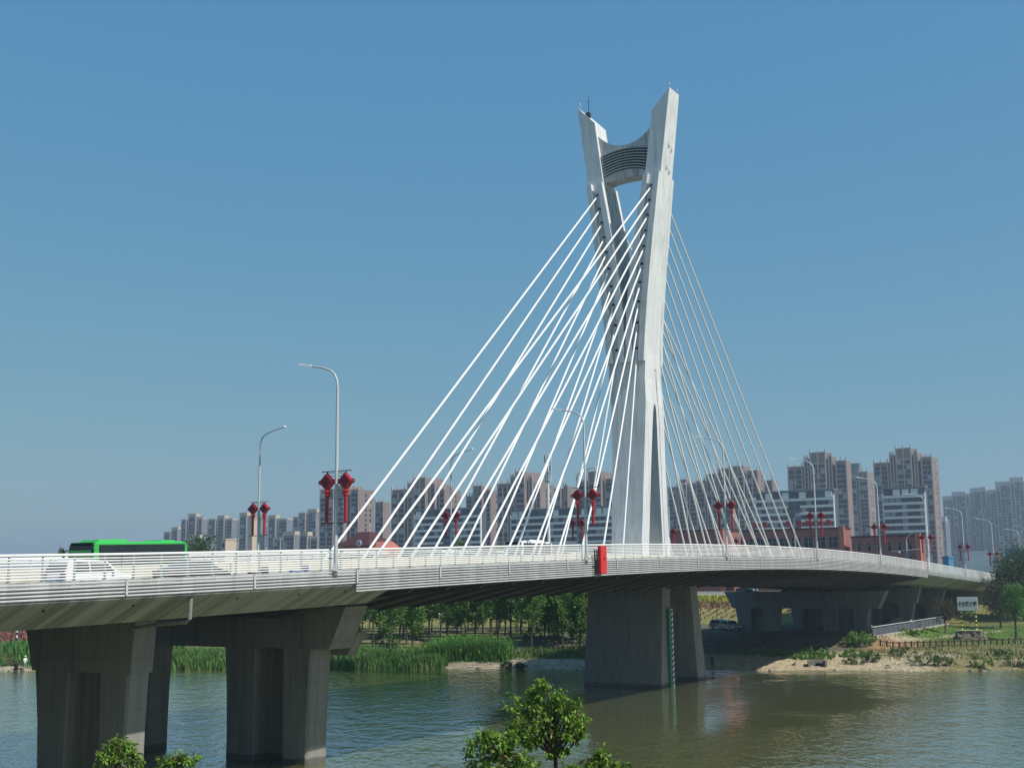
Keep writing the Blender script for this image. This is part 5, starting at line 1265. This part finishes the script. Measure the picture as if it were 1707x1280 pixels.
kr = thing('path_kerb', 'row of pale kerb stones along the foot of the path railing', 'kerb', (0, 0, 0)); M_KERB = mat('pale_kerb', (.55, .5, .42), .9, var=.25, vscale=1.2)
for k in range(40):
    y = 49.6+k*1.17; MB().box(12.55, 13.05, y, y+.95, 2.2, 2.82).build('stone', M_KERB, kr)
# ---- concrete outfall
p = hit(1361, 1111); of = thing('outfall', 'small concrete outfall box with round pipe at the water edge', 'outfall', (p.x, p.y, .05), .35)
MB().box(-1.0, -.75, -.6, 1.2, -.4, .95).build('wing_wall', M_PIER, of); MB().box(1.0, 1.25, -.6, 1.2, -.4, .95).build('wing_wall', M_PIER, of)
MB().box(-.75, 1.0, .6, 1.2, -.4, .95).build('headwall', M_PIER, of)
b = MB(); b.tube([(.3, .1, .3), (.3, .7, .3)], .38, 14, False).build('pipe', M_PIER, of); MB().tube([(.3, .5, .3), (.3, .595, .3)], .34, 14).build('pipe_mouth', M_DARK, of)
MB().box(-2.6, -2.4, .2, 1.2, -.3, .7).build('marker_slab', M_PIER, of)
# ---- parked cars and the dark van under the deck
for px, py, lab, pt, rz_ in ((1203, 1049, 'silver car parked behind another in the shade under the bridge', M_SILV, 2.7), (1217, 1051, 'silver car parked nearest the flower terraces under the bridge', M_SILV, 2.75)):
    p = hit(px, py); c = make_car(lab, pt, 4.5, 1.62); c.location = (p.x, p.y, ground(p.x, p.y)); c.rotation_euler = (0, 0, -.55 if px < 1210 else -.7)
c = make_car('dark van parked under the deck behind the path railing', M_DKPAINT, 5.0, 1.95, 1.85, van=True, cat='van'); c.location = (10.2, 70.5, 2.64); c.rotation_euler = (0, 0, 1.45)
p = hit(1228, 992); c = make_car('dark car parked on the levee road above the flowers', M_DKPAINT, 4.6, 1.5, suv=False); c.location = (p.x, p.y+6, ground(p.x, p.y+6)); c.rotation_euler = (0, 0, -.3)
person('person in white leaning on the path railing by the van', (11.7, 75.0, 2.62), -1.7, (.06, .06, .08), (.75, .75, .75), 'forward')
person('person in pale top at the left end of the path railing', (11.6, 52.4, 2.62), -1.4, (.05, .05, .06), (.5, .5, .52), 'down')
p = hit(1188, 1115); person('person in dark clothes standing at the water beside the tower pier', (p.x, p.y, max(ground(p.x, p.y), 0)-.02), fa, (.02, .02, .025), (.025, .025, .03), 'forward')
# ---- striped marker post and plantation notice
p = hit(27, 1079); sp = MB(); z = ground(p.x, p.y)
for k in range(10): sp.cur = k % 2; sp.lathe([(.14, 0), (.14, .42)], (0, 0, k*.42-.2), 10)
o = sp.build('marker_post', [M_WPOST, M_BLACK], None, loc=(p.x, p.y, z)); tag(o, 'black and white banded marker post on the far left bank', 'post')
p = hit(733, 1064); o = thing('notice_board', 'small white notice board on a post among the plantation trees', 'sign', (p.x, p.y, ground(p.x, p.y)), .4)
MB().tube([(0, 0, -.2), (0, 0, 3.6)], .06, 6).build('post', M_STEEL, o); MB().hexa([(-.4, -.1, 3.5), (.4, -.1, 3.55), (.4, -.05, 3.55), (-.4, -.05, 3.5)], [(-.3, .1, 3.95), (.5, .1, 4.0), (.5, .15, 4.0), (-.3, .15, 3.95)]).build('panel', M_WPOST, o)
# ---- riders on the near walkway lane behind the rails
def scooter(label, px, cover, shirt, leg):
    p = at(px, 948, X=12.2); z = road_z(p.y); o = thing('scooter', label, 'scooter', (12.2, p.y, z), 0)
    for y in (-.62, .62):
        b = MB(); b.loft([[(dx, y+r*math.cos(2*math.pi*k/16), .24+r*math.sin(2*math.pi*k/16)) for k in range(16)] for r, dx in ((.14, -.05), (.24, -.05), (.24, .05), (.14, .05))]).build('wheel', M_BLACK, o)
    MB().hexa([(-.14, -.75, .3), (.14, -.75, .3), (.14, .2, .3), (-.14, .2, .3)], [(-.12, -.8, .78), (.12, -.8, .78), (.12, -.05, .74), (-.12, -.05, .74)]).build('body', cover, o)
    MB().box(-.17, .17, .0, .45, .28, .34).build('footboard', M_BLACK, o)
    MB().hexa([(-.22, .42, .3), (.22, .42, .3), (.2, .55, .3), (-.2, .55, .3)], [(-.3, .38, 1.0), (.3, .38, 1.0), (.26, .48, 1.02), (-.26, .48, 1.02)]).build('front_shield', cover, o)
    MB().tube([(-.33, .36, 1.05), (.33, .36, 1.05)], .025, 6).build('handlebar', M_BLACK, o)
    return p.y, z
y_, z_ = scooter('blue scooter parked behind the railing left of the tallest lamp post', 500, M_BLUE, None, None)
y_, z_ = scooter('black scooter behind the railing under the far lamp post', 432, M_BLACK, None, None)

# ================================================================ haze
hz = MB().box(-4200, 4200, -4200, 4200, -3.1, 112).build('haze', [])
hm = bpy.data.materials.new('haze_air'); hm.use_nodes = True; n = hm.node_tree.nodes; n.remove(n['Principled BSDF'])
pv = n.new('ShaderNodeVolumePrincipled'); pv.inputs['Color'].default_value = (.68, .81, .95, 1); pv.inputs['Density'].default_value = .00032; pv.inputs['Anisotropy'].default_value = .25
hm.node_tree.links.new(pv.outputs[0], n['Material Output'].inputs['Volume'])
hz.data.materials.clear(); hz.data.materials.append(hm); tag(hz, 'thin bluish summer haze over river and city', 'haze', kind='stuff')
